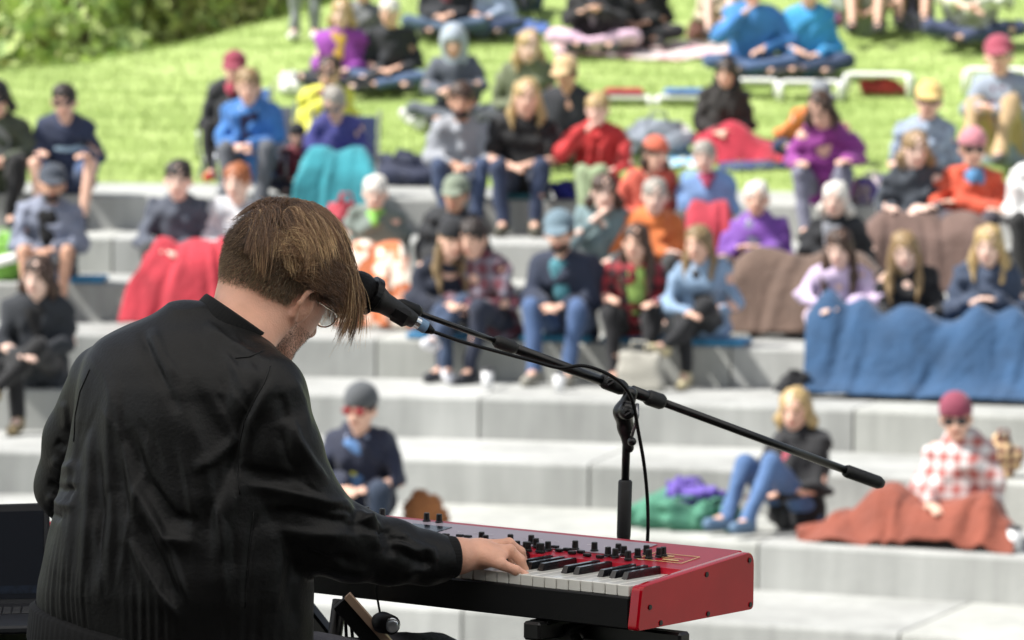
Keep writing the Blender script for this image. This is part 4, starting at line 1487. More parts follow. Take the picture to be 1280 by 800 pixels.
MB().box(pc + dd * .012 + nn_ * .0012 + np.array([-.03, 0, 0]), (LEN - .29, .096, .0012), ax=((1, 0, 0), dd, nn_)).build('grey_fascia', mat('9d939c', rough=.4, var=.06, spec=.35), kb)
# outlined name plate print at the right end of the panel
for (a_, b_, w_, h_) in ((-.098, .0, .088, .0018), (-.098, .052, .088, .0018), (-.142, .026, .0018, .052), (-.054, .026, .0018, .052), (-.098, .026, .06, .0015), (-.11, .038, .03, .006), (-.085, .014, .03, .006)):
    MB().box(np.array([a_, PY0, PZ0]) + dd * (.035 + b_) + nn_ * .0012, (w_, h_, .0006), ax=((1, 0, 0), dd, nn_)).build('printed_outline', mat('d9b77a', rough=.4, var=0), kb)

# keys: 52 white, 36 black
kw = (LEN - .052) / 52
wk = MB().box((0, 0, 0), (kw - .0012, .150, .018), bev=.0012)
wme = mesh(wk.v, wk.f, smooth=False); wme.materials.append(M_white)
bk = MB()
V = [(-.0055, -.047, 0), (.0055, -.047, 0), (.0055, .047, 0), (-.0055, .047, 0), (-.0042, -.040, .0115), (.0042, -.040, .0115), (.0042, .047, .0125), (-.0042, .047, .0125)]
bk.add(V, [(3, 2, 1, 0), (4, 5, 6, 7), (0, 1, 5, 4), (1, 2, 6, 5), (2, 3, 7, 6), (3, 0, 4, 7)])
bme = mesh(bk.v, bk.f, smooth=False); bme.materials.append(M_kblk)
PRESS = {17: .004, 14: .005}
for i in range(52):           # 0 is the highest key, at the right
    x = -.026 - kw * (i + .5)
    link('white_key', wme, None, kb, (x, .084, .0605 - PRESS.get(i, 0) + .0004 * math.sin(i * 7)))
names = 'CBAGFED'
for i in range(51):
    nm = names[i % 7]        # white key letters downwards from the top C
    # a black key sits between this key and the next lower one unless the pair is C-B or F-E
    if nm in 'CF':
        continue
    x = -.026 - kw * (i + 1)
    link('black_key', bme, None, kb, (x, .108, .0695))


def panel_hit(px, py):
    d = ray(px, py)
    nW = KX * nn_[0] + KY * nn_[1] + KZ * nn_[2]
    p0 = K(*pc)
    t = ((p0 - CAM) @ nW) / (d @ nW)
    q = CAM + d * t - KO
    return np.array([q @ KX, q @ KY, q @ KZ])


knob = MB().tube([(0, 0, 0), (0, 0, .002), (0, 0, .003), (0, 0, .0140), (0, 0, .0150)], [.0068, .0068, .0054, .0050, .0041], 14)
kme = mesh(knob.v, knob.f); kme.materials.append(M_knob)
kme.set_sharp_from_angle(angle=R(35))
KN = [(602, 671), (607, 675), (638, 674), (664, 675), (670, 679), (649, 686), (659, 684), (665, 688), (675, 686), (685, 683), (638, 685), (719, 682), (743, 684), (760, 690), (769, 692), (773, 686), (780, 689), (785, 695), (797, 692), (811, 693), (808, 688), (824, 691), (829, 690)]
for j, (px, py) in enumerate(KN):
    q = panel_hit(px, py + 6)
    q[1] = min(max(q[1], PY0 + .012), PY1 - .012)
    q[2] = PZ0 + (q[1] - PY0) * (PZ1 - PZ0) / (PY1 - PY0) + .0015
    link('knob', kme, None, kb, q)
r_ = np.random.default_rng(5)
tick = MB().box((0, 0, 0), (.010, .0012, .0004)); tkm = mesh(tick.v, tick.f, smooth=False); tkm.materials.append(mat('e6e4e8', rough=.5, var=0))
for j in range(56):      # fine print under the knobs, too small to read
    q = np.array([-.13 - (j % 28) * .034 - .01 * (j // 28), PY0 + (.028, .090)[j // 28], 0])
    q[2] = PZ0 + (q[1] - PY0) * (PZ1 - PZ0) / (PY1 - PY0) + .0022
    link('printed_label', tkm, None, kb, q)
MB().box(pc + dd * .01 + nn_ * .002 + np.array([.02, 0, 0]), (.085, .045, .002), ax=((1, 0, 0), dd, nn_), bev=.0008).build('display', mat('101820', rough=.15, var=0), kb)
for j in range(26):   # knobs and drawbar buttons hidden behind the player, further down the panel
    q = np.array([-.62 - r_.uniform(0, .6), PY0 + r_.choice([.035, .07, .11, .14]), 0])
    q[2] = PZ0 + (q[1] - PY0) * (PZ1 - PZ0) / (PY1 - PY0) + .0015
    link('knob', kme, None, kb, q)
bt = MB().box((0, 0, .002), (.013, .008, .005), bev=.001)
btm = mesh(bt.v, bt.f, smooth=False); btm.materials.append(M_knob)
BT = [(619, 678), (694, 686), (699, 690), (709, 689), (715, 693), (734, 696), (743, 700), (750, 698), (684, 695), (557, 671), (575, 672), (585, 673), (628, 682), (706, 696), (726, 692), (693, 698), (655, 693)]
for (px, py) in BT:
    q = panel_hit(px, py)
    if PY0 + .008 < q[1] < PY1 - .008:
        q[2] = PZ0 + (q[1] - PY0) * (PZ1 - PZ0) / (PY1 - PY0) + .0012
        link('button', btm, None, kb, q)

# keyboard stand: two braced arms that carry the keyboard, crossed legs below
ks = empty('keyboard_stand', K(-LEN / 2, .16, -.9) * np.array([1, 1, 0]), -AL)
tag(ks, 'black cross legged keyboard stand carrying the red stage piano', 'stand')
O_ = K(-LEN / 2, .16, -.9) * np.array([1, 1, 0])
zk = KO[2]


def S(x, y, z):      # keyboard coords to stand-local coords
    p = K(x, y, z) - O_
    return np.array([p @ KX, p @ KY, p[2]])


mst = mat('0e0e0f', rough=.4, var=.15)
for sx in (-.20, -.94):
    MB().box(S(sx, .165, -.0165), (.034, .36, .030), bev=.004).build('support_arm', mst, ks)
    for yy in (.02, .30):
        MB().box(S(sx, yy, -.0045), (.038, .03, .006), bev=.002).build('rubber_pad', mat('070707', rough=.9), ks)
for yy in (.08, .27):
    a_ = S(-.16, yy, -.035); b_ = S(-1.10, yy, -.035); b_[2] = .03
    c_ = S(-.98, yy, -.035); d_ = S(-.05, yy, -.035); d_[2] = .03
    for (p, q) in ((a_, b_), (c_, d_)):
        dv = nrm(q - p)
        m_ = MB(); mid = (p + q) / 2
        m_.box(mid + np.array([0, .018 if (p is c_) else -.018, 0]), (np.linalg.norm(q - p), .026, .045), ax=(dv, (0, 1, 0), np.cross(dv, (0, 1, 0))), bev=.004)
        m_.build('leg', mst, ks)
for (xx) in (-1.10, -.05):
    a_ = S(xx, .0, 0); a_[2] = .02; b_ = S(xx, .36, 0); b_[2] = .02
    MB().tube([a_, b_], .02, 10).build('foot_bar', mst, ks, smooth=True)
# lock knob under the keyboard
kp = W(690, 790, 6.40) - O_
kp = np.array([kp @ KX, kp @ KY, kp[2]])
for dx_, rr_ in ((0, .017), (.022, .021), (.045, .014)):
    MB().tube([kp + np.array([dx_, -.03, .006]), kp + np.array([dx_, .03, .006])], rr_, 16).build('lock_knob', mst, ks, smooth=False)
MB().box(kp + np.array([.12, .03, .004]), (.24, .03, .03), bev=.004).build('cross_brace', mst, ks)
MB().box(kp + np.array([.10, -.02, -.018]), (.20, .02, .02), bev=.003).build('cross_brace', mst, ks)
# small clip lamp and cables hanging under the keyboard
cl = W(484, 778, 6.45)
lp = empty('clip_lamp', cl)
tag(lp, 'small round black clip lamp hanging under the keyboard by its cable', 'lamp')
MB().tube([(-.014, .02, 0), (-.008, 0, 0), (.008, -.03, .0)], [.013, .018, .016], 16).build('housing', M_black, lp, smooth=True)
MB().ell((.009, -.032, 0), (.0125, .005, .0125), 14, 8).build('lens', mat('cfd3d6', rough=.15, metal=.7, var=.2, scale=90), lp, smooth=True)
MB().tube([(-.012, .02, .01), (-.02, .03, .05), (-.01, .03, .09)], .0022, 6).build('cable', M_black, lp, smooth=True)
for (x0, x1) in ((430, 432), (437, 441)):
    o = MB().tube([W(x0, 745, 6.6), W(x0 + 2, 780, 6.6), W(x1 + 3, 830, 6.6), W(x1, 1000, 6.6)], .0032, 6).build('power_cable', M_black, None, smooth=True)
    tag(o, 'thin black cable hanging straight down behind the lap, ' + ('left one' if x0 == 430 else 'right one'), 'cable')
# wooden faced tripod leg seen between lap and lamp
o_t = empty('boom_stand_base', W(455, 800, 6.52) * np.array([1, 1, 0]))
tag(o_t, 'black flat bar with a tan top face slanting below the keyboard', 'stand')
b0 = W(424, 752, 6.50) - np.array(o_t.location); b1 = W(512, 852, 6.46) - np.array(o_t.location)
dv = nrm(b1 - b0)
MB().box((b0 + b1) / 2, (np.linalg.norm(b1 - b0), .028, .020), ax=(dv, np.cross((0, 1, 0), dv), (0, 1, 0)), bev=.002).build('bar', mst, o_t)
MB().box((b0 + b1) / 2 + nrm(np.cross((0, 1, 0), dv)) * (.017 if np.cross((0, 1, 0), dv)[0] > 0 else -.017) + np.array([0, -.003, 0]), (np.linalg.norm(b1 - b0) * .99, .012, .022), ax=(dv, np.cross((0, 1, 0), dv), (0, 1, 0))).build('top_strip', mat('b69a83', rough=.5, var=.1), o_t)
b2 = b1 + dv * .62
MB().tube([b1, b2], .012, 8).build('leg', mst, o_t, smooth=True)
MB().tube([b0 + np.array([0, .02, 0]), b0 + np.array([-.1, .02, -.78])], .012, 8).build('leg', mst, o_t, smooth=True)

# ------------------------------------------------------------------ microphone stand and microphone
ms_loc = W(781, 700, 6.82)
mic_st = empty('microphone_stand', (ms_loc[0], ms_loc[1], 0))
tag(mic_st, 'black boom microphone stand rising behind the keyboard', 'microphone stand')
B_ = np.array([ms_loc[0], ms_loc[1], 0])
M_st = mat('0b0b0c', rough=.33, var=.15, scale=20)
M_st2 = mat('121213', rough=.6, var=.15, scale=60, bump=.1, bscale=200)
hub = W(784, 520, 6.82)


def pole_pt(py):
    t = (py - 520) / (690 - 520)
    return W(784 + (779 - 784) * t, py, 6.82) - B_


MB().tube([pole_pt(515), pole_pt(610)], .0070, 16).build('upper_pole', M_st, mic_st, smooth=True)
MB().tube([pole_pt(600), pole_pt(602), pole_pt(668), pole_pt(682)], [.0100, .0122, .0122, .0100], 18).build('height_clutch', M_st2, mic_st, smooth=True)
MB().tube([pole_pt(680), np.array([pole_pt(690)[0], 0, .12])], .0098, 16).build('lower_pole', M_st, mic_st, smooth=True)
MB().tube([np.array([pole_pt(690)[0], 0, .14]), np.array([pole_pt(690)[0], 0, .02])], [.022, .05], 16).build('base_hub', M_st, mic_st, smooth=True)
for k in range(3):
    a_ = R(30 + 120 * k)
    MB().tube([(0, 0, .10), (.33 * math.cos(a_), .33 * math.sin(a_), .012)], [.010, .008], 8).build('leg', M_st, mic_st, smooth=True)
# swivel casting
q = SDF(W(775, 575, 6.82) - .12, W(790, 480, 6.82) + .12, .0022)
c0 = W(786, 560, 6.82); c1 = W(782, 535, 6.82); c2 = W(779, 515, 6.81); c3 = W(789, 492, 6.80)
q.cone(c0, c1, .009, .013, .006); q.cone(c1, c2, .013, .0165, .008); q.cone(c2, c3, .016, .011, .008)
q.ell(W(784, 514, 6.79), (.015, .012, .015), .004)
me = q.mesh(.02)
me.transform(Matrix.Translation((-B_).tolist()))
link('swivel', me, M_st, mic_st)
for (px, py, rr_, dy) in ((784, 514, .0105, -.045), (763, 477, .010, -.035)):
    c = W(px, py, 6.80) - B_
    MB().tube([c + np.array([0, 0, 0]), c + np.array([0, dy + .008, 0]), c + np.array([0, dy + .004, 0])], [rr_, rr_, rr_ * .55], 16).build('hinge_bolt', mat('1a1a1b', rough=.3, metal=.5), mic_st, smooth=False)
    MB().box(c + np.array([0, dy + .004, 0]), (.012, .003, .0025), ax=((1, 0, .6), (0, 1, 0), (-.6, 0, 1))).build('slot', mat('8a8a8c', rough=.3, metal=.8, var=0), mic_st)
# little tightening lever
a_ = W(796, 505, 6.79) - B_; b_ = W(790, 545, 6.78) - B_; c_ = W(790, 552, 6.78) - B_
MB().tube([a_, W(797, 520, 6.78) - B_, b_], [.004, .003, .003], 8).build('lever', mat('8c8c8e', rough=.3, metal=.8, var=0), mic_st, smooth=True)
MB().ell(c_, .0078, 10, 8).build('lever_ball', M_st, mic_st, smooth=True)
# boom
bm = lambda px, py: W(px, py, 6.59 + (px - 500) / 602 * .50) - B_
MB().tube([bm(520, 390), bm(632, 431)], .0048, 12).build('boom_tip', M_st, mic_st, smooth=True)
MB().tube([bm(618, 425), bm(622, 427), bm(640, 434), bm(645, 436)], [.0075, .0115, .0115, .0085], 16).build('boom_clutch', M_st2, mic_st, smooth=True)
MB().tube([bm(640, 434), bm(790, 490)], .0086, 14).build('boom_tube', M_st, mic_st, smooth=True)
MB().tube([bm(752, 474), bm(757, 477), bm(776, 484), bm(781, 486)], [.0105, .0135, .0135, .0105], 16).build('collar', M_st2, mic_st, smooth=True)
MB().tube([bm(790, 489), bm(822, 501)], .0105, 16).build('boom_tube', M_st, mic_st, smooth=True)
MB().tube([bm(808, 495), bm(811, 497), bm(826, 502), bm(829, 503)], [.0115, .0138, .0138, .0115], 16).build('collar', M_st2, mic_st, smooth=True)
MB().tube([bm(826, 502), bm(1066, 591)], .0072, 14).build('boom_rod', M_st, mic_st, smooth=True)
MB().tube([bm(1056, 588), bm(1059, 589), bm(1098, 603), bm(1103, 605)], [.0095, .0118, .0118, .008], 16).build('rubber_grip', M_st2, mic_st, smooth=True)

mic = empty('microphone', W(455, 362, 6.55))
tag(mic, 'black vocal microphone with round grille close to the singer mouth', 'microphone')
MO = W(455, 362, 6.55)
mA = W(449, 361, 6.55) - MO; mB_ = W(516, 400, 6.59) - MO
md = nrm(mB_ - mA)
M_gr = mat('131313', rough=.45, var=.25, scale=400, metal=.5, bump=1.0, bscale=900)
gr = MB(); gr.ell(mA, (.0295, .0295, .0315), 28, 18, ax=(nrm(np.cross(md, (0, 0, 1))), nrm(np.cross(np.cross(md, (0, 0, 1)), md)), md))
g_ = gr.build('grille', M_gr, mic, smooth=True)
MB().tube([mA + md * .018, mA + md * .019, mA + md * .029, mA + md * .030], [.031, .033, .033, .031], 28).build('grille_ring', mat('1b1b1c', rough=.3, metal=.7), mic, smooth=False)
MB().tube([mA + md * .030, mA + md * .050, mA + md * .098, mA + md * .112], [.0255, .0185, .0145, .0125], 24).build('mic_body', M_st2, mic, smooth=True)
MB().tube([mA + md * .112, mA + md * .122], .0108, 20).build('connector', mat('c8ccd0', rough=.2, metal=1.0, var=0), mic, smooth=False)
MB().tube([mA + md * .122, mA + md * .136], .0112, 20).build('connector_band', mat('6f8fae', rough=.4, var=0), mic, smooth=False)
MB().tube([mA + md * .136, mA + md * .152], [.0105, .005], 16).build('cable_boot', M_black, mic, smooth=True)
clip_a = bm(497, 381) + B_ - MO; clip_b = bm(524, 391) + B_ - MO
MB().tube([clip_a, clip_a * .8 + clip_b * .2, clip_b * .85 + clip_a * .15, clip_b], [.010, .0128, .0128, .010], 16).build('mic_clip', M_black, mic, smooth=True)
MB().box((clip_a + mA + md * .07) / 2, (.03, .018, .012), ax=(md, (0, 1, 0), np.cross(md, (0, 1, 0))), bev=.004).build('clip_joint', M_black, mic)
MB().box(mA + md * .085 + np.array([0, -.004, -.004]), (.04, .030, .030), ax=(md, (0, 1, 0), np.cross(md, (0, 1, 0))), bev=.008).build('mic_clip', M_black, mic)


def spline(pts, m=8):
    return [crom(pts, i / ((len(pts) - 1) * m)) for i in range((len(pts) - 1) * m + 1)]


cab = [mA + md * .150 + MO, W(548, 417, 6.60), W(580, 428, 6.62), W(620, 439, 6.66), W(665, 451, 6.70), W(700, 460, 6.72), W(727, 457, 6.72), W(752, 464, 6.73), W(775, 478, 6.74), W(790, 500, 6.76),
       W(798, 540, 6.78), W(805, 580, 6.79), W(809, 620, 6.80), W(810, 660, 6.80), W(808, 700, 6.80), W(806, 760, 6.80), W(815, 1100, 6.80), W(850, 1250, 6.95)]
o = MB().tube(spline(cab, 6), .0032, 8).build('microphone_cable', M_black, None, smooth=True)
tag(o, 'thin black cable running along the boom and down beside the stand pole', 'cable')
for px in (700,):
    pass

# ------------------------------------------------------------------ laptop and its table at the left
lt = empty('laptop', W(0, 780, 6.75))
tag(lt, 'open black laptop with dark screen at the left edge', 'laptop')
LO = W(0, 780, 6.75)
M_lap = mat('17181c', rough=.5, var=.06, spec=.3)
s0 = W(-130, 762, 6.98) - LO; s1 = W(62, 758, 6.90) - LO; s3 = W(-130, 634, 7.02) - LO; s2 = W(64, 628, 6.94) - LO
ctr = (s0 + s1 + s2 + s3) / 4; ax_ = nrm(s1 - s0); az_ = nrm(s3 - s0); ay_ = np.cross(az_, ax_)
wd = np.linalg.norm(s1 - s0); hg = np.linalg.norm(s3 - s0)
MB().box(ctr, (wd, .007, hg), ax=(ax_, ay_, az_), bev=.003).build('lid', M_lap, lt)
sgn = 1 if (ay_[1] < 0) else -1
MB().box(ctr + ay_ * sgn * .0042, (wd - .02, .001, hg - .028), ax=(ax_, ay_, az_)).build('screen', mat('090d16', rough=.35, var=.05, spec=.12), lt)
MB().box(ctr + ay_ * sgn * .0050 + az_ * (-hg / 2 + .030), (wd - .03, .0006, .014), ax=(ax_, ay_, az_)).build('task_strip', mat('131b28', rough=.35, var=.6, scale=70, spec=.12), lt)
b0 = W(-130, 792, 6.68) - LO; b1 = W(46, 786, 6.60) - LO
bc = (s0 + s1 + b0 + b1) / 4; by_ = nrm((s0 + s1) / 2 - (b0 + b1) / 2); bz_ = np.cross(ax_, by_)
MB().box(bc, (wd, np.linalg.norm((s0 + s1) / 2 - (b0 + b1) / 2), .014), ax=(ax_, by_, bz_), bev=.004).build('base', M_lap, lt)
for jr in range(5):
    for jc in range(13):
        MB().box(bc + ax_ * ((jc - 6) * .0175 - .0 * jr) + by_ * (.085 - jr * .018) + bz_ * .0085, (.0150, .0145, .003), ax=(ax_, by_, bz_), bev=.001).build('key', mat('101114', rough=.5, var=0), lt)
tb = empty('side_table', (LO[0] - .1, LO[1] - .02, 0))
tag(tb, 'small black table with aluminium edge under the laptop', 'table')
tz = (bc + LO)[2] - .012
MB().box((-.06, -.02, tz - .018), (.62, .52, .024), bev=.003).build('table_top', mat('17181a', rough=.5), tb)
MB().box((-.06, -.283, tz - .018), (.62, .006, .028), bev=.001).build('metal_edge', mat('b9bcc0', rough=.25, metal=.9, var=.05), tb)
for sx in (-.33, .21):
    for sy in (-.24, .20):
        MB().tube([(sx, sy, 0), (sx, sy, tz - .03)], .014, 8).build('leg', mst, tb, smooth=True)
# ------------------------------------------------------------------ the musician
MU = np.array([W(215, 800, 6.35)[0], 6.35, 0.0])
mus = empty('person', MU)
tag(mus, 'musician in black bomber jacket with swept brown hair playing the red keyboard', 'person')


def loc_mesh(me):
    me.transform(Matrix.Translation((-MU).tolist()))
    return me


M_skin = mat('dba58b', rough=.48, var=.14, scale=28, bump=.15, bscale=350, sheen=.05)
n = M_skin.node_tree.nodes; l = M_skin.node_tree.links
n['Principled BSDF'].inputs['Subsurface Weight'].default_value = .12
n['Principled BSDF'].inputs['Subsurface Radius'].default_value = (.012, .005, .003)
n['Principled BSDF'].inputs['Subsurface Scale'].default_value = .6

# head frame
HC = W(349, 351, 6.45)
F_ = nrm([.54, .71, -.45])
U0 = np.array([.32, .10, 1.0])
RX = np.array([.68, -.66, -.30]); RX = nrm(RX - F_ * (RX @ F_))      # his right ear side (towards the camera)
if RX[1] > 0: RX = -RX
UP = nrm(np.cross(RX, F_))
if UP[2] < 0: UP = -UP
print('head axes', F_, RX, UP)


def Hp(r, f, u):
    return HC + RX * r + F_ * f + UP * u


hv = SDF(HC - .24, HC + .26, .0026)
AXH = (RX, F_, UP)
hv.ell(Hp(0, -.006, .012), (.080, .102, .104), .01, ax=AXH)             # skull
hv.ell(Hp(0, .040, -.048), (.058, .062, .072), .03, ax=AXH)             # face
hv.ell(Hp(0, .062, -.105), (.034, .034, .026), .03, ax=AXH)            # chin
hv.cone(Hp(.058, -.005, -.062), Hp(.022, .070, -.112), .018, .017, .02)   # jaw line, near side
hv.cone(Hp(-.058, -.005, -.062), Hp(-.022, .070, -.112), .018, .017, .02)
hv.cone(Hp(0, .096, -.005), Hp(0, .118, -.038), .009, .013, .014)       # nose
hv.ell(Hp(.014, .105, -.042), (.009, .010, .008), .008, ax=AXH); hv.ell(Hp(-.014, .105, -.042), (.009, .010, .008), .008, ax=AXH)
for q in (-1, 1):
    hv.ell(Hp(.031 * q, .088, -.004), (.018, .012, .012), .012, ax=AXH, sub=True)
    hv.ell(Hp(.031 * q, .074, -.004), (.013, .013, .012), .003, ax=AXH)
    hv.cone(Hp(.012 * q, .094, .018), Hp(.048 * q, .078, .018), .008, .007, .012)
hv.ell(Hp(0, .094, -.068), (.024, .010, .006), .005, ax=AXH); hv.ell(Hp(0, .092, -.078), (.020, .011, .006), .005, ax=AXH)
for q in (-1, 1):   # ears: shell, rim, hollow and lobe
    e = lambda f, u, r=.076: Hp(r * q, f, u)
    hv.ell(e(-.004, -.020, .076), (.009, .019, .031), .006, ax=(nrm(RX + F_ * -.35 * q), F_, UP))
    rim = [e(.010, -.006, .078), e(.006, .010, .083), e(-.010, .014, .088), e(-.023, .002, .091), e(-.024, -.018, .090), e(-.014, -.038, .084), e(-.002, -.050, .078)]
    for a_, b_ in zip(rim[:-1], rim[1:]):
        hv.cone(a_, b_, .0042, .0042, .003)
    hv.ell(e(-.006, -.016, .089), (.006, .010, .015), .004, ax=AXH, sub=True)
# neck
NB = W(296, 425, 6.37)
hv.cone(NB, Hp(0, -.026, -.062), .060, .056, .030)
hv.cone(NB + np.array([.03, -.02, 0]), Hp(.052, -.015, -.040), .018, .014, .03)     # neck muscle behind the ear
hp, ht, hq = hv.arrays(.0)

# right hand, traced joint by joint
wr = W(556, 698, 6.36)
hs = SDF(wr - np.array([.05, .09, .07]), W(665, 720, 6.30) + np.array([.03, .22, .05]), .0015)


def HJ(px, py, Y):
    return W(px, py, Y)


hs.cone(W(530, 697, 6.35), W(572, 696, 6.37), .027, .026, .012)
hs.cone(W(572, 694, 6.37), W(600, 692, 6.40), .024, .024, .02)
hs.ell(W(596, 692, 6.405), (.040, .036, .0185), .016, ax=(nrm(W(625, 690, 6.41) - W(565, 696, 6.38)), nrm(np.array([.25, 1, .05])), (0, 0, 1)))
fing = {
    'pinky': [(604, 698, 6.375, .0105), (628, 706, 6.36, .0086), (645, 713, 6.36, .0078), (657, 719, 6.365, .0066)],
    'ring': [(613, 689, 6.40, .0110), (637, 688, 6.395, .0096), (650, 700, 6.40, .0084), (656, 713, 6.405, .0068)],
    'middle': [(612, 683, 6.425, .0112), (636, 680, 6.43, .0096), (650, 690, 6.44, .0084), (655, 704, 6.445, .0070)],
    'index': [(606, 682, 6.45, .0112), (628, 682, 6.465, .0096), (638, 694, 6.48, .0086), (640, 706, 6.485, .0072)],
    'thumb': [(575, 702, 6.44, .0120), (592, 711, 6.465, .0108), (606, 717, 6.475, .0095), (618, 719, 6.475, .0075)],
}
for nm_, js in fing.items():
    P = [W(a, b, c) for a, b, c, d in js]; rs = [j[3] for j in js]
    for i in range(len(P) - 1):
        hs.cone(P[i], P[i + 1], rs[i], rs[i + 1], .0014 if i else .009)
        if i: hs.ell(P[i], (rs[i] * 1.05,) * 3, .003)
    if nm_ != 'thumb':      # tendon ridge across the back of the hand
        hs.cone(W(572, 690, 6.385) + (P[0] - W(600, 690, 6.41)) * .25 + np.array([0, 0, .010]), P[0] + np.array([0, 0, .004]), .004, .005, .006)
rp, rt, rq = hs.arrays(0)

# left arm and hand, hidden from the photo's side but there
lk = [K(-.84, .10, .088), K(-.84, .02, .125)]
ls = SDF(np.minimum(lk[0], lk[1]) - np.array([.3, .35, .1]), lk[0] + np.array([.18, .2, .12]), .004)
lw = K(-.80, -.07, .115)
ls.cone(W(95, 620, 6.5), lw, .040, .026, .01)
ls.ell((lw + K(-.82, .0, .105)) / 2 + KY * .015, (.040, .045, .017), .012, ax=(KX, KY, KZ))
for j, (dx, ln_) in enumerate(((-.035, .058), (-.015, .075), (.006, .078), (.026, .070))):
    a_ = K(-.82 + dx, .005, .108); b_ = K(-.82 + dx * 1.3, .005 + ln_ * .55, .112); c_ = K(-.82 + dx * 1.45, .005 + ln_, .078)
    ls.cone(a_, b_, .0095, .0085, .006); ls.cone(b_, c_, .0085, .0068, .003)
ls.cone(K(-.79, -.02, .10), K(-.765, .03, .085), .012, .0095, .01); ls.cone(K(-.765, .03, .085), K(-.77, .055, .078), .0095, .0075, .003)
lp_, ltt, lqq = ls.arrays(0)
# trunk core and legs inside the clothes
PEL = W(222, 850, 6.33)
cs = SDF(np.array([-1.0, 5.9, -.02]), np.array([.35, 7.2, 1.5]), .014)
cs.cone(PEL, W(238, 520, 6.36), .11, .10, .05)
cs.cone(W(150, 495, 6.43), W(325, 500, 6.27), .045, .045, .02); cs.cone(W(238, 500, 6.36), NB, .04, .05, .02)
cs.cone(W(338, 500, 6.26), W(392, 660, 6.27), .045, .038, .02); cs.cone(W(392, 660, 6.27), W(540, 697, 6.355), .038, .025, .01)
cs.cone(W(130, 490, 6.47), W(92, 612, 6.52), .042, .038, .02)
hipR = PEL + np.array([.08, -.05, -.02]); hipL = PEL + np.array([-.10, .03, -.02])
knR = hipR + KY * .44 + np.array([.06, 0, -.02]); knL = hipL + KY * .44 + np.array([-.06, 0, -.02])
anR = knR + KY * .02 + np.array([0, 0, -knR[2] + .10]); anL = knL + KY * -.10 + np.array([0, 0, -knL[2] + .10])
for a_, b_, c_ in ((hipR, knR, anR), (hipL, knL, anL)):
    cs.cone(a_, b_, .075, .055, .03); cs.cone(b_, c_, .05, .035, .02); cs.cone(c_, c_ + KY * .14 - np.array([0, 0, .05]), .035, .03, .02)
cp, ct, cq = cs.arrays(.1)


def join(parts):
    V = []; T = []; Q = []; o = 0
    for (p, t, q) in parts:
        V.append(p); T.append(t + o); Q.append(q + o); o += len(p)
    return mesh(np.concatenate(V), [np.concatenate(T).astype(np.int32), np.concatenate(Q).astype(np.int32)])


body = link('body', loc_mesh(join([(hp, ht, hq), (rp, rt, rq), (lp_, ltt, lqq), (cp, ct, cq)])), M_skin, mus)
sm_ = body.modifiers.new('sm', 'SMOOTH'); sm_.iterations = 1; sm_.factor = .5
# eyes, finger nails
for q in (-1, 1):
    MB().ell(Hp(.031 * q, .080, -.004) - MU, (.0115,) * 3, 12, 8).build('eye', mat('e8e4de', rough=.1, var=0), mus, smooth=True)
for nm_, js in fing.items():
    P2, P3 = [W(*j[:3]) for j in js[-2:]]
    d_ = nrm(P3 - P2); up_ = nrm(np.cross(np.cross(d_, (0, 0, 1)), d_))
    if up_[2] < 0: up_ = -up_
    MB().ell(P3 - MU + up_ * js[-1][3] * .78 - d_ * .002, (.0042, .0062, .0022), 8, 6, ax=(np.cross(d_, up_), d_, up_)).build('finger_nail', mat('d8a896', rough=.25, var=0), mus, smooth=True)
# thin framed glasses
gb = MB()
for q in (-1, 1):
    c = Hp(.033 * q, .100, -.006) - MU
    ring = [c + RX * .024 * math.cos(a) + UP * .019 * math.sin(a) for a in np.linspace(0, 2 * math.pi, 25)]
    gb.tube(ring, .0013, 6)
    gb.tube([Hp(.057 * q, .098, .0) - MU, Hp(.076 * q, .07, .004) - MU, Hp(.080 * q, .0, .0) - MU, Hp(.078 * q, -.018, -.012) - MU], .0014, 6)
gb.tube([Hp(-.010, .104, 0) - MU, Hp(.010, .104, 0) - MU], .0013, 6)
gf = gb.build('glasses_frame', mat('d8d3c4', rough=.15, metal=.9, var=0), mus, smooth=True)
for q in (-1, 1):
    c = Hp(.033 * q, .100, -.006) - MU
    MB().ell(c, (.0235, .0008, .0185), 18, 8, ax=AXH).build('lens', mat('ffffff', rough=.02, var=0, trans=1.0, ior=1.03), gf, smooth=True)

# ---- jacket
jk = SDF(np.array([W(30, 800, 6.3)[0] - .03, 6.08, W(200, 812, 6.3)[2] - .02]), np.array([W(600, 700, 6.3)[0] + .02, 6.68, W(250, 372, 6.35)[2] + .02]), .0036)
ys = [815, 780, 757, 735, 700, 650, 600, 560, 520, 480, 450, 425, 405, 388]
lx = [46, 42, 40, 43, 50, 60, 70, 80, 88, 94, 102, 120, 160, 225]
rx_ = [396, 397, 398, 399, 398, 396, 394, 392, 388, 380, 362, 334, 300, 262]
Yc = [6.33, 6.33, 6.33, 6.33, 6.33, 6.33, 6.335, 6.34, 6.345, 6.35, 6.355, 6.36, 6.365, 6.37]
rd = [.150, .152, .155, .16, .158, .152, .150, .150, .15, .145, .13, .11, .085, .05]
zs = []; cxs = []; cys = []; ras = []
for y, a_, b_, Yv in zip(ys, lx, rx_, Yc):
    A1 = W(a_, y, Yv); B1 = W(b_, y, Yv)
    zs.append((A1[2] + B1[2]) / 2); cxs.append((A1[0] + B1[0]) / 2); cys.append(Yv); ras.append((B1[0] - A1[0]) / 2 * 1.0)
o_ = np.argsort(zs)
g_ = lambda t: [t[i] for i in o_]
jk.stack(g_(zs), g_(cxs), g_(cys), g_(ras), g_(rd), (.955, -.295), .03)
jk.cone(W(236, 440, 6.36), W(330, 492, 6.27), .075, .066, .03)
jk.cone(W(236, 440, 6.36), W(140, 482, 6.43), .075, .062, .03)
jk.cone(W(280, 438, 6.37), W(240, 470, 6.36), .060, .09, .04)
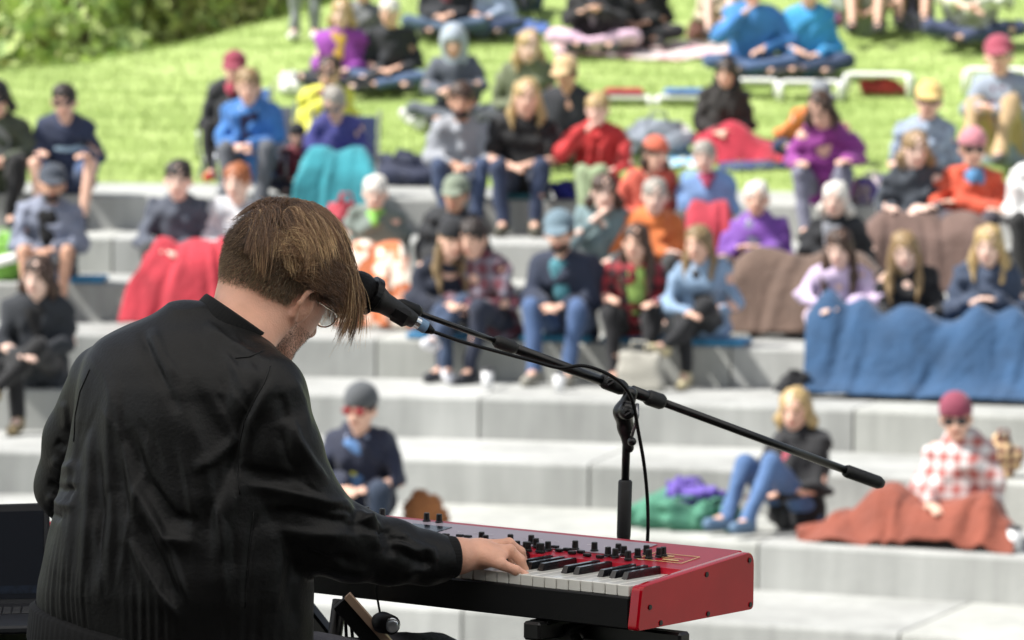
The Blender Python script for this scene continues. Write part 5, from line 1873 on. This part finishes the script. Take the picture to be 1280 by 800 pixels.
RS = [(330, 499, 6.26, .0655), (353, 560, 6.25, .0585), (375, 618, 6.255, .0585), (398, 660, 6.27, .0645), (440, 680, 6.295, .058), (490, 690, 6.325, .050), (535, 697, 6.35, .0400), (552, 698, 6.357, .0335)]
for (a_, b_) in zip(RS[:-1], RS[1:]):
    jk.cone(W(*a_[:3]), W(*b_[:3]), a_[3], b_[3], .022)
LS = [(132, 482, 6.44, .062), (100, 550, 6.49, .058), (88, 607, 6.52, .054), (104, 640, 6.56, .050)]
for (a_, b_) in zip(LS[:-1], LS[1:]):
    jk.cone(W(*a_[:3]), W(*b_[:3]), a_[3], b_[3], .018)
jp, jt, jq = jk.arrays(0)
me = mesh(jp, [jt, jq])
# ---- folds: each is a line over the cloth with a width and a height (mm); pushed along the surface normal
V = np.empty(len(me.vertices) * 3, np.float32); me.vertices.foreach_get('co', V); V = V.reshape(-1, 3).astype(float)
Nn = np.empty(len(me.vertices) * 3, np.float32); me.vertices.foreach_get('normal', Nn); Nn = Nn.reshape(-1, 3).astype(float)
FOLDS = [
    # back of the jacket: long folds fanning up from the hem
    ([(95, 575), (90, 640), (84, 735)], 7, 5), ([(114, 530), (111, 632), (104, 745)], 6, 7), ([(124, 560), (126, 640), (120, 745)], 6, -5),
    ([(139, 480), (136, 560), (140, 650), (134, 748)], 7, 6), ([(150, 500), (154, 590), (158, 660), (172, 750)], 7, -6),
    ([(142, 470), (152, 553), (170, 612), (206, 672), (246, 680)], 8, 9), ([(160, 530), (184, 600), (218, 645), (250, 655)], 9, -8),
    ([(150, 611), (160, 674), (196, 737), (228, 779)], 7, 8), ([(176, 640), (200, 700), (230, 760)], 8, -8),
    ([(180, 620), (212, 690), (236, 760)], 6, 7), ([(118, 632), (122, 700), (126, 752)], 5, 4),
    ([(178, 408), (188, 443), (212, 488), (226, 520)], 6, -6), ([(190, 405), (202, 440), (228, 480)], 8, 5),
    ([(230, 500), (250, 560), (262, 610), (256, 650)], 12, 5), ([(236, 470), (262, 520), (290, 560), (300, 600)], 13, -6),
    ([(300, 545), (270, 575), (240, 590)], 7, 5), ([(303, 560), (280, 600), (262, 640), (262, 700)], 9, -6),
    ([(310, 590), (285, 640), (275, 700), (285, 770)], 10, 5), ([(322, 640), (312, 690), (306, 760)], 4, -4),
    ([(345, 650), (350, 700), (340, 770)], 12, 6), ([(370, 690), (365, 730), (372, 790)], 8, -5),
    ([(255, 400), (290, 430), (325, 445)], 6, 4), ([(262, 415), (300, 445), (340, 460)], 7, -4),
    ([(270, 430), (285, 470), (278, 520)], 10, -4), ([(110, 455), (102, 500), (96, 545)], 8, 4),
    # armhole seam and sleeve
    ([(340, 462), (322, 492), (303, 530), (293, 580), (297, 640)], 4, -4), ([(348, 468), (332, 498), (313, 536), (303, 588)], 6, 3),
    ([(364, 520), (372, 548), (392, 580), (412, 606)], 6, 7), ([(350, 530), (362, 575), (385, 610)], 7, -6),
    ([(305, 606), (345, 610), (385, 620), (430, 628)], 6, 6), ([(300, 585), (340, 592), (385, 603)], 8, -5),
    ([(330, 640), (370, 640), (420, 650), (448, 650)], 7, -7), ([(340, 660), (390, 668), (440, 668)], 8, 6),
    ([(444, 612), (448, 640), (446, 670)], 6, -7), ([(455, 640), (470, 660), (474, 690)], 6, 6), ([(430, 625), (452, 640), (480, 662)], 6, 6),
    ([(478, 650), (490, 672), (494, 700)], 7, -6), ([(500, 664), (520, 680), (545, 690)], 6, 5), ([(498, 690), (520, 700), (546, 706)], 6, -4),
    ([(505, 720), (520, 712), (545, 712)], 5, 4), ([(400, 690), (430, 712), (470, 718)], 8, 5), ([(378, 690), (410, 700), (450, 700)], 7, -6),
    ([(365, 470), (380, 500), (388, 540)], 6, 4), ([(350, 490), (360, 530)], 7, -4),
    ([(530, 682), (534, 700), (530, 716)], 3.5, -3), ([(541, 680), (545, 698), (541, 716)], 3.5, 3),
    # left elbow
    ([(60, 600), (78, 612), (98, 610)], 5, -7), ([(58, 618), (76, 630), (96, 632)], 5, 6), ([(64, 570), (80, 584), (98, 580)], 6, 6), ([(70, 550), (84, 560)], 5, -5), ([(62, 640), (80, 648)], 4, -5),
    ([(82, 500), (84, 540)], 5, 4),
]
rf = np.random.default_rng(77)
for k in range(13):      # finer gathers running up from the hem, fanning to the left
    x0 = rf.uniform(55, 300); y0 = rf.uniform(640, 735); L_ = rf.uniform(50, 170)
    sl_ = (x0 - 190) * -.0016 + rf.normal(0, .08)
    FOLDS.append(([(x0, y0 + 20), (x0 + sl_ * L_ * .5 + rf.normal(0, 3), y0 - L_ * .5), (x0 + sl_ * L_ * 1.3, y0 - L_)], rf.uniform(3.4, 6), rf.choice([-1, 1]) * rf.uniform(1.5, 2.8)))
for k in range(16):      # creases across the sleeve
    t = rf.uniform(0, 1); x0 = 330 + 200 * t ** .8; y0 = 540 + 150 * t ** .5
    FOLDS.append(([(x0 - 22, y0 + rf.uniform(-16, 10)), (x0, y0 + rf.uniform(-6, 6)), (x0 + 24, y0 + rf.uniform(-8, 18))], rf.uniform(2.6, 4), rf.choice([-1, 1]) * rf.uniform(1.5, 3)))
for k in range(10):      # creases on the upper back
    x0 = rf.uniform(130, 320); y0 = rf.uniform(440, 560)
    FOLDS.append(([(x0 - 20, y0 - 30), (x0, y0), (x0 + 14, y0 + 36)], rf.uniform(3, 6), rf.choice([-1, 1]) * rf.uniform(1.2, 2.6)))
Z0 = V[:, 2] - CAM[2]
disp = np.zeros(len(V))
front = np.clip(-Nn[:, 1] * 1.6 + .25, 0, 1)
rng2 = np.random.default_rng(3)
for (pl, wd_, am) in FOLDS:
    P = np.array([W(x, y, 6.25) for x, y in pl])[:, [0, 2]]
    # the line lies on the cloth about 6.25 m out; vertices are compared in the vertical plane of the back
    Q = np.stack([V[:, 0] * 6.25 / V[:, 1], Z0 * 6.25 / V[:, 1] + CAM[2]], 1)
    best = np.full(len(V), 9.0); par = np.zeros(len(V)); sd_ = np.zeros(len(V))
    tot = len(P) - 1
    for i in range(tot):
        d = P[i + 1] - P[i]; L2 = d @ d
        t = np.clip(((Q - P[i]) @ d) / L2, 0, 1)
        r2 = Q - P[i] - t[:, None] * d
        di = np.hypot(r2[:, 0], r2[:, 1])
        m_ = di < best
        best[m_] = di[m_]; par[m_] = (i + t[m_]) / tot
        sd_[m_] = np.sign(d[0] * r2[m_, 1] - d[1] * r2[m_, 0])
    w_ = wd_ * .00125
    fade = np.clip(np.sin(np.pi * np.clip(par, .02, .98)) * 1.6, 0, 1)
    # asymmetrical: steep on one side, shallow on the other
    ww = np.where(sd_ > 0, w_ * .75, w_ * 1.5)
    disp += am * .00105 * np.exp(-(best / ww) ** 2) * fade * front
# gathers above the rib band, small crinkles everywhere
hz = W(200, 790, 6.3)[2]
ang_ = np.arctan2(V[:, 1] - 6.34, V[:, 0] - W(215, 780, 6.34)[0])
zb = W(215, 762, 6.2)[2] - (V[:, 0] - W(215, 780, 6.34)[0]) * .25
ga = np.exp(-np.clip(V[:, 2] - zb, 0, 1) / .030)
arm_m = (V[:, 0] > W(402, 700, 6.3)[0])
disp += np.where(arm_m, 0, 1) * ga * (.0013 * np.sin(ang_ * 47 + 3 * np.sin(ang_ * 11)) + .0012 * np.sin(ang_ * 83 + 4 * np.sin(ang_ * 5))) * (.5 + .5 * np.sin(ang_ * 7 + 1))
for k in range(7):
    w3 = nrm(rng2.normal(size=3)) * rng2.uniform(35, 90)
    w4 = nrm(rng2.normal(size=3)) * rng2.uniform(12, 25)
    disp += .00035 * np.sin(V @ w3 + 3.0 * np.sin(V @ w4 + k))
for k in range(4):
    w3 = nrm(rng2.normal(size=3)) * rng2.uniform(9, 16)
    disp += .0009 * np.sin(V @ w3 + k * 2 + 1.2 * np.sin(V @ w3[::-1]))
V += Nn * disp[:, None] - MU
me.vertices.foreach_set('co', V.astype(np.float32).ravel()); me.update()
M_ny = mat('040404', rough=.50, var=.12, scale=12, bump=.10, bscale=160, sheen=.0, spec=.27)
n = M_ny.node_tree.nodes; l = M_ny.node_tree.links
bs = n['Principled BSDF']
bs.inputs['Sheen Weight'].default_value = .04; bs.inputs['Sheen Roughness'].default_value = .35
jacket = link('jacket', me, M_ny, mus)
# seams: thin raised piping laid on the cloth
from mathutils.bvhtree import BVHTree
_bv = BVHTree.FromPolygons([tuple(v) for v in V], [tuple(p.vertices) for p in me.polygons])


def on_jacket(px, py):
    d = Vector(ray(px, py).tolist()).normalized()
    h_, n_, _, _ = _bv.ray_cast(Vector((CAM - MU).tolist()), d)
    return None if h_ is None else np.array(h_) + np.array(n_) * .0004


for pl in ([(338, 458), (330, 480), (318, 500), (306, 525), (299, 555), (297, 590), (301, 625)],
           [(330, 438), (312, 446), (290, 448)], [(317, 640), (312, 680), (309, 720), (306, 770)],
           [(112, 462), (100, 490), (94, 520), (92, 560)]):
    pp = []
    for a_, b_ in zip(pl[:-1], pl[1:]):
        for k in range(5):
            q = on_jacket(a_[0] + (b_[0] - a_[0]) * k / 5, a_[1] + (b_[1] - a_[1]) * k / 5)
            if q is not None: pp.append(q)
    if len(pp) > 3:
        MB().tube(pp, .0011, 6).build('seam', M_ny, jacket, smooth=True)
# ribbed hem band
M_rib = mat('09090a', rough=.8, var=.2, scale=40, sheen=.03, spec=.25)
cxh = W(218, 785, 6.33)


def band(rings, n_, rib, amp, name, closed_top=False, m=None, parent=mus):
    """rings: list of (centre, axis1*r1, axis2*r2)"""
    V = []; F = []
    for (c, a, b) in rings:
        for k in range(n_):
            t = 2 * math.pi * k / n_
            s_ = 1 + amp * (1 if (k // 2) % 2 else -1) * rib
            V.append(c + (a * math.cos(t) + b * math.sin(t)) * s_)
    for j in range(len(rings) - 1):
        for k in range(n_):
            a_, b_ = j * n_ + k, j * n_ + (k + 1) % n_
            F.append((a_, b_, b_ + n_, a_ + n_))
    me = mesh(np.array(V) - MU, F)
    return link(name, me, m or M_rib, parent)


Ax = np.array([.955, -.295, -.26]); Ay = np.array([.295, .955, .05])
# hem: upper edge runs from (45,748) down to the right
top_c = (W(42, 748, 6.40) + W(398, 832, 6.26)) / 2; bot_c = (W(38, 790, 6.40) + W(392, 876, 6.26)) / 2
hw = np.linalg.norm(W(42, 748, 6.40) - W(398, 832, 6.26)) / 2
a1 = nrm(W(398, 832, 6.26) - W(42, 748, 6.40)); b1 = nrm(np.cross((0, 0, 1), a1))
dn = nrm(bot_c - top_c)
band([(top_c - dn * .004, a1 * (hw - .012), b1 * .150), (top_c, a1 * (hw - .007), b1 * .160), (top_c + dn * .003, a1 * (hw - .004), b1 * .163), (bot_c - dn * .003, a1 * (hw - .004), b1 * .160), (bot_c, a1 * (hw - .006), b1 * .158), (bot_c - dn * .002, a1 * (hw - .012), b1 * .152), (top_c + dn * .01, a1 * (hw - .016), b1 * .150)], 420, 1, .0016, 'waistband')
# right cuff
ca = W(543, 697.5, 6.352); cb = W(569, 696, 6.366); cd = nrm(cb - ca)
c1 = nrm(np.cross(cd, (0, 1, 0))); c2 = np.cross(cd, c1)
band([(ca - cd * .004, c1 * .030, c2 * .030), (ca, c1 * .0345, c2 * .034), (ca + cd * .003, c1 * .0355, c2 * .035), (cb - cd * .003, c1 * .0335, c2 * .033), (cb, c1 * .0325, c2 * .032), (cb - cd * .001, c1 * .029, c2 * .029), (ca, c1 * .028, c2 * .028)], 150, 1, .005, 'cuff')
# collar: a soft standing rib band round the neck
co = W(288, 415, 6.372); cu = nrm(np.array([.68, .14, 1.0]))
e1 = nrm(np.cross(cu, (0, 1, .0))); e2 = np.cross(cu, e1)
rg = []
for (h_, r1) in ((-.030, .0760), (-.008, .0735), (.012, .0700), (.025, .0680), (.029, .0660), (.027, .0640), (.010, .0640), (-.02, .064)):
    rg.append((co + cu * h_, e1 * r1, e2 * r1 * .98))
band(rg, 260, 1, .0016, 'collar')
# armhole seam piping and back seam are part of the cloth; trousers:
tr = SDF(np.array([-1.0, 5.9, -.02]), np.array([.4, 7.2, 1.1]), .010)
tr.cone(hipR, hipL, .13, .13, .05); tr.cone(PEL + np.array([0, 0, .05]), PEL, .13, .14, .04)
for a_, b_, c_ in ((hipR, knR, anR), (hipL, knL, anL)):
    tr.cone(a_, b_, .098, .074, .03); tr.cone(b_, c_, .068, .055, .02)
tr.noise(.010, 26, 8)
link('trousers', loc_mesh(tr.mesh(.05)), mat('5d5c62', rough=.85, var=.1, scale=18, bump=.3, bscale=120), mus)
for c_ in (anR, anL):
    q = SDF(c_ - .2, c_ + .25, .008)
    q.cone(c_ - np.array([0, 0, .04]), c_ + KY * .16 - np.array([0, 0, .055]), .05, .04, .03)
    q.cut(np.array([0, 0, .005]), (0, 0, -1))
    link('shoe', loc_mesh(q.mesh(.05)), mat('202022', rough=.6), mus)
# stool
so_ = empty('stool', PEL * np.array([1, 1, 0]))
tag(so_, 'black round stool under the seated musician', 'stool')
sz_ = PEL[2] - .145
MB().tube([(0, 0, sz_ - .05), (0, 0, sz_ - .045), (0, 0, sz_ - .008), (0, 0, sz_)], [.16, .175, .175, .16], 28).build('seat', mat('101010', rough=.5), so_, smooth=False)
for k in range(4):
    a_ = R(45 + 90 * k)
    MB().tube([(.10 * math.cos(a_), .10 * math.sin(a_), sz_ - .04), (.24 * math.cos(a_), .24 * math.sin(a_), .0)], .013, 8).build('leg', mst, so_, smooth=True)

# ---- hair: strands
r = np.random.default_rng(21)
Hm = np.stack([RX, F_, UP])            # rows


def to_h(p):
    return (p - HC) @ Hm.T


SK = np.array([.0815, .1035, .1055]); SKC = np.array([0, -.006, .012])


def strands(n_, kind):
    v = r.normal(size=(n_ * 6, 3)); v /= np.linalg.norm(v, axis=1)[:, None]
    x, y, z = v.T
    # local: x ear side, y forward, z up
    if kind == 'top':
        ok = (z > .16 + .22 * np.abs(x)) & (y < .80)
        ok |= (z > .45) & (y < .9)
    else:
        hairline = np.where(y < -.2, -.84, np.where(y < .25, -.10 + (-.2 - y) * .5, .30))
        ok = (z > hairline) & (y < .62) & (z < .62)
        ok &= ~((np.abs(x) > .8) & (z < -.05) & (y > -.16))
    v = v[ok][:n_]
    return v


def push(p, off):
    """keep local points outside the skull"""
    q = (p - SKC) / (SK + off[:, None])
    d = np.linalg.norm(q, axis=1)
    m_ = d < 1
    p[m_] = SKC + (p[m_] - SKC) / d[m_][:, None]
    return p


def smooth_noise(v, f, seed):
    rr_ = np.random.default_rng(seed)
    o = np.zeros(len(v))
    for k in range(5):
        w_ = nrm(rr_.normal(size=3)) * f * rr_.uniform(.6, 1.6)
        o += np.sin(v @ w_ + rr_.uniform(0, 6))
    return o / 2.2


Gv = Hm @ np.array([0, 0, -1.0])       # gravity in head coordinates
CAMd = Hm @ np.array([0, -1.0, 0.])


def grow(v, kind):
    n_ = len(v)
    p = SKC + v * SK
    if kind == 'short':
        npt = 4
        ln_ = .006 + .012 * np.clip((v[:, 2] + .45) / .6, 0, 1) + .012 * np.clip(v[:, 2] * 2, 0, 1)
        ln_ = ln_ * r.uniform(.6, 1.3, n_)
        d = v * .55 + np.array([0, -.35, -.75]) + Gv * .2 + r.normal(0, .25, (n_, 3))
    else:
        npt = 15
        fr = np.clip((v[:, 1] + .4) / 1.2, 0, 1)
        ln_ = (.076 + .046 * fr) * r.uniform(.36, 1.12, n_) ** (1.25 - .9 * fr)
        ln_ *= 1 + .16 * smooth_noise(v, 7, 3)
        part = -.25       # combed over from the far side: the fringe goes to the camera side and forward
        d = np.stack([.55 * (v[:, 0] - part), .25 + 1.1 * (v[:, 1] + .15), .30 + 0 * v[:, 0]], 1)
        d = d + np.stack([smooth_noise(v, 9, 5), smooth_noise(v, 9, 6), 0 * v[:, 0]], 1) * .22 + r.normal(0, .07, (n_, 3))
    d /= np.linalg.norm(d, axis=1)[:, None]
    out = [p.copy()]
    st_ = ln_ / (npt - 1)
    lift = r.uniform(-.002, .006, n_) * (kind == 'top') + .002 + .011 * np.clip(.6 + .5 * smooth_noise(v, 6, 8), 0, 1.2) * (1 if kind == 'top' else 0) + (.012 * np.clip(v[:, 1] + .2, 0, 1) if kind == 'top' else 0) + r.uniform(0, .004 if kind == 'top' else .001, n_)
    cu_ = np.stack([smooth_noise(v, 14, 9 + k) for k in range(3)], 1)
    for k in range(1, npt):
        t = k / (npt - 1)
        if kind == 'top':
            d = d + Gv * (.10 + .34 * t) + cu_ * .085 * math.sin(t * 8 + 1) + r.normal(0, .025, d.shape)
        else:
            d = d + Gv * .06
        if kind == 'top':
            nn = (p - SKC) / SK ** 2; nn /= np.linalg.norm(nn, axis=1)[:, None]
            dn_ = np.clip((d * nn).sum(1), 0, 9)
            d = d - nn * (dn_ * np.clip(1.0 - .9 * fr, .15, .95))[:, None]
        d /= np.linalg.norm(d, axis=1)[:, None]
        p = p + d * st_[:, None]
        p = push(p, (lift * min(1, k / 3) if kind == 'top' else np.full(n_, .0015 * min(k, 2))))
        out.append(p.copy())
    return np.stack(out, 1)            # n, npt, 3


def curves(name, P, rad0, rad1, m, parent, tone=None):
    n_, k, _ = P.shape
    hcv = bpy.data.hair_curves.new(name)
    hcv.add_curves([k] * n_)
    Wp = (P.reshape(-1, 3) @ Hm + HC - MU).astype(np.float32)
    hcv.attributes['position'].data.foreach_set('vector', Wp.ravel())
    ra = hcv.attributes.get('radius') or hcv.attributes.new('radius', 'FLOAT', 'POINT')
    t = np.tile(np.linspace(0, 1, k), n_)
    ra.data.foreach_set('value', (rad0 + (rad1 - rad0) * t ** 2).astype(np.float32))
    if tone is not None:
        ta = hcv.attributes.new('tone', 'FLOAT', 'CURVE')
        ta.data.foreach_set('value', tone.astype(np.float32))
    hcv.materials.append(m)
    o = bpy.data.objects.new(name, hcv)
    COL.objects.link(o); o.parent = parent
    return o


def hair_mat(c1, c2, c3):
    m = bpy.data.materials.new('hair_strand'); m.use_nodes = True
    n = m.node_tree.nodes; l = m.node_tree.links; b = n['Principled BSDF']
    b.inputs['Roughness'].default_value = .36; b.inputs['Specular IOR Level'].default_value = .6
    b.inputs['Anisotropic'].default_value = .5
    hi_ = n.new('ShaderNodeHairInfo')
    rp_ = n.new('ShaderNodeValToRGB')
    for e_, (p_, c_) in zip(rp_.color_ramp.elements, ((.1, c1), (.95, c3))):
        e_.position = p_; e_.color = (*lin(c_), 1)
    e_ = rp_.color_ramp.elements.new(.6); e_.color = (*lin(c2), 1)
    at_ = n.new('ShaderNodeAttribute'); at_.attribute_name = 'tone'
    l.new(at_.outputs['Fac'], rp_.inputs[0])
    mx = n.new('ShaderNodeMix'); mx.data_type = 'RGBA'; mx.blend_type = 'MULTIPLY'; mx.inputs[0].default_value = 1
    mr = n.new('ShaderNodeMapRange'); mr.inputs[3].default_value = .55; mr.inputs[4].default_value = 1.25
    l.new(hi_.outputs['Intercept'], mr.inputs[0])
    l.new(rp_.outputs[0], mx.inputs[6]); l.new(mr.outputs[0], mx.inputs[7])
    l.new(mx.outputs[2], b.inputs['Base Color'])
    return m


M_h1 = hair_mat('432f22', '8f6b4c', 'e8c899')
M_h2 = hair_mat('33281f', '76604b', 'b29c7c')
# clumps: many strands follow few guides
gv = strands(260, 'top')
GP = grow(gv, 'top')
sv = strands(11000, 'top')
near = np.argmax(sv @ gv.T, 1)
SP = grow(sv, 'top')
GPn = GP[near] - GP[near][:, :1]
t_ = np.linspace(0, 1, SP.shape[1])[None, :, None]
cl_ = .78 * t_ ** .6
root = SP[:, :1]
tips = root + GPn + (root - GP[near][:, :1]) * (1 - .75 * t_)
SP = SP * (1 - cl_) + tips * cl_
SP += r.normal(0, .0016, (len(SP), 1, 3)) * t_ + (r.normal(0, .007, (len(SP), 1, 3)) * (r.uniform(size=(len(SP), 1, 1)) < .05)) * t_ ** 1.5
SP = SP.reshape(-1, 3)
SP = push(SP, np.full(len(SP), .002)).reshape(len(sv), -1, 3)
gt = np.clip(.5 + .18 * smooth_noise(gv, 5, 31) + RNG.normal(0, .16, len(gv)), 0, 1)
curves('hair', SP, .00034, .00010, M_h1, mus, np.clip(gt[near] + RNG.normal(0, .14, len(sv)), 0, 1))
# a middle layer that blends the long top into the short sides
mv = r.normal(size=(40000, 3)); mv /= np.linalg.norm(mv, axis=1)[:, None]
mv = mv[(mv[:, 2] > -.20 + .15 * np.abs(mv[:, 0])) & (mv[:, 2] < .5) & (mv[:, 1] < .35)][:9000]
MPt = grow(mv, 'top')
frac = np.clip(.18 + .55 * (mv[:, 2] + .2), .15, .5) * RNG.uniform(.7, 1.2, len(mv))
k_ = np.linspace(0, 1, 15)[None, :] * frac[:, None] * 14
i0 = np.minimum(k_.astype(int), 13); f0 = (k_ - i0)[:, :, None]
ii = np.arange(len(mv))[:, None]
MPt = MPt[ii, i0] * (1 - f0) + MPt[ii, i0 + 1] * f0
MPt = push(MPt.reshape(-1, 3), np.full(MPt.shape[0] * 15, .0015)).reshape(len(mv), 15, 3)
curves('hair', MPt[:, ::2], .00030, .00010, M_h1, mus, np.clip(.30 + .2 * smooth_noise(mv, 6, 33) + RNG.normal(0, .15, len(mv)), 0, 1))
shv = strands(26000, 'short')
curves('hair', grow(shv, 'short'), .00022, .00010, M_h2, mus, np.clip(.5 - .5 * shv[:, 2] + RNG.normal(0, .22, len(shv)), 0, 1))
# fine stubble on the jaw and eyebrows are strands too
sb = []
for k in range(900):
    a_ = r.uniform(0, 1); q = Hp(.064 - .040 * a_ + r.normal(0, .003), .005 + .068 * a_, -.062 - .05 * a_ + r.normal(0, .010))
    sb.append(to_h(q))
sb = np.array(sb)
cen_ = np.array([0, .035, -.055])
dd_ = sb - cen_; dd_ /= np.linalg.norm(dd_, axis=1)[:, None]
sb2 = np.stack([sb, sb + dd_ * .002, sb + dd_ * .0035 + np.array([0, 0, -.001])], 1)
from mathutils.bvhtree import BVHTree as _B
hb = _B.FromPolygons([tuple(v) for v in hp], [tuple(map(int, f)) for f in ht] + [tuple(map(int, f)) for f in hq])
sb = []
for (f0, f1, u0, u1, nn_s, dr_, ln_) in ((-.005, .085, -.125, -.045, 3300, -RX, .0026),):
    for k in range(nn_s):
        f_ = r.uniform(f0, f1); u_ = r.uniform(u0, u1)
        if nn_s > 3000 and r.uniform() < (u_ + .125) / .11: continue        # thins out towards the cheek
        o_h = Hp(0, f_, u_) - dr_ * .2
        h_, n_h, _, _ = hb.ray_cast(Vector(o_h.tolist()), Vector(dr_.tolist()), .3)
        if h_ is None: continue
        h_ = np.array(h_); n_h = np.array(n_h)
        e_h = nrm(n_h * .5 + np.array([0, 0, -1]) + r.normal(0, .25, 3)) * ln_ * r.uniform(.5, 1.3)
        sb.append([to_h(h_), to_h(h_ + e_h * .5), to_h(h_ + e_h)])
sb = np.array(sb)
curves('stubble', sb, .00013, .00007, M_h2, mus, np.full(len(sb), .25))
# loose wisps of the fringe, apart from the rest
fi = np.where((sv[:, 1] > .25) & (sv[:, 2] > .2))[0][:520]
WP = SP.reshape(len(sv), -1, 3)[fi].copy()
tw = np.linspace(0, 1, WP.shape[1])[None, :, None] ** 1.3
grp = r.integers(0, 46, len(fi)); go = r.normal(0, 1, (46, 3)) * np.array([.010, .012, .008]) + np.array([.004, .008, -.006])
WP = WP + tw * (go[grp][:, None, :] + r.normal(0, .0016, (len(fi), 1, 3)))
curves('hair', WP, .00034, .00012, M_h1, mus, np.clip(.72 + r.normal(0, .15, len(fi)), 0, 1))
print('script', round(time.time() - T0, 1), 's')
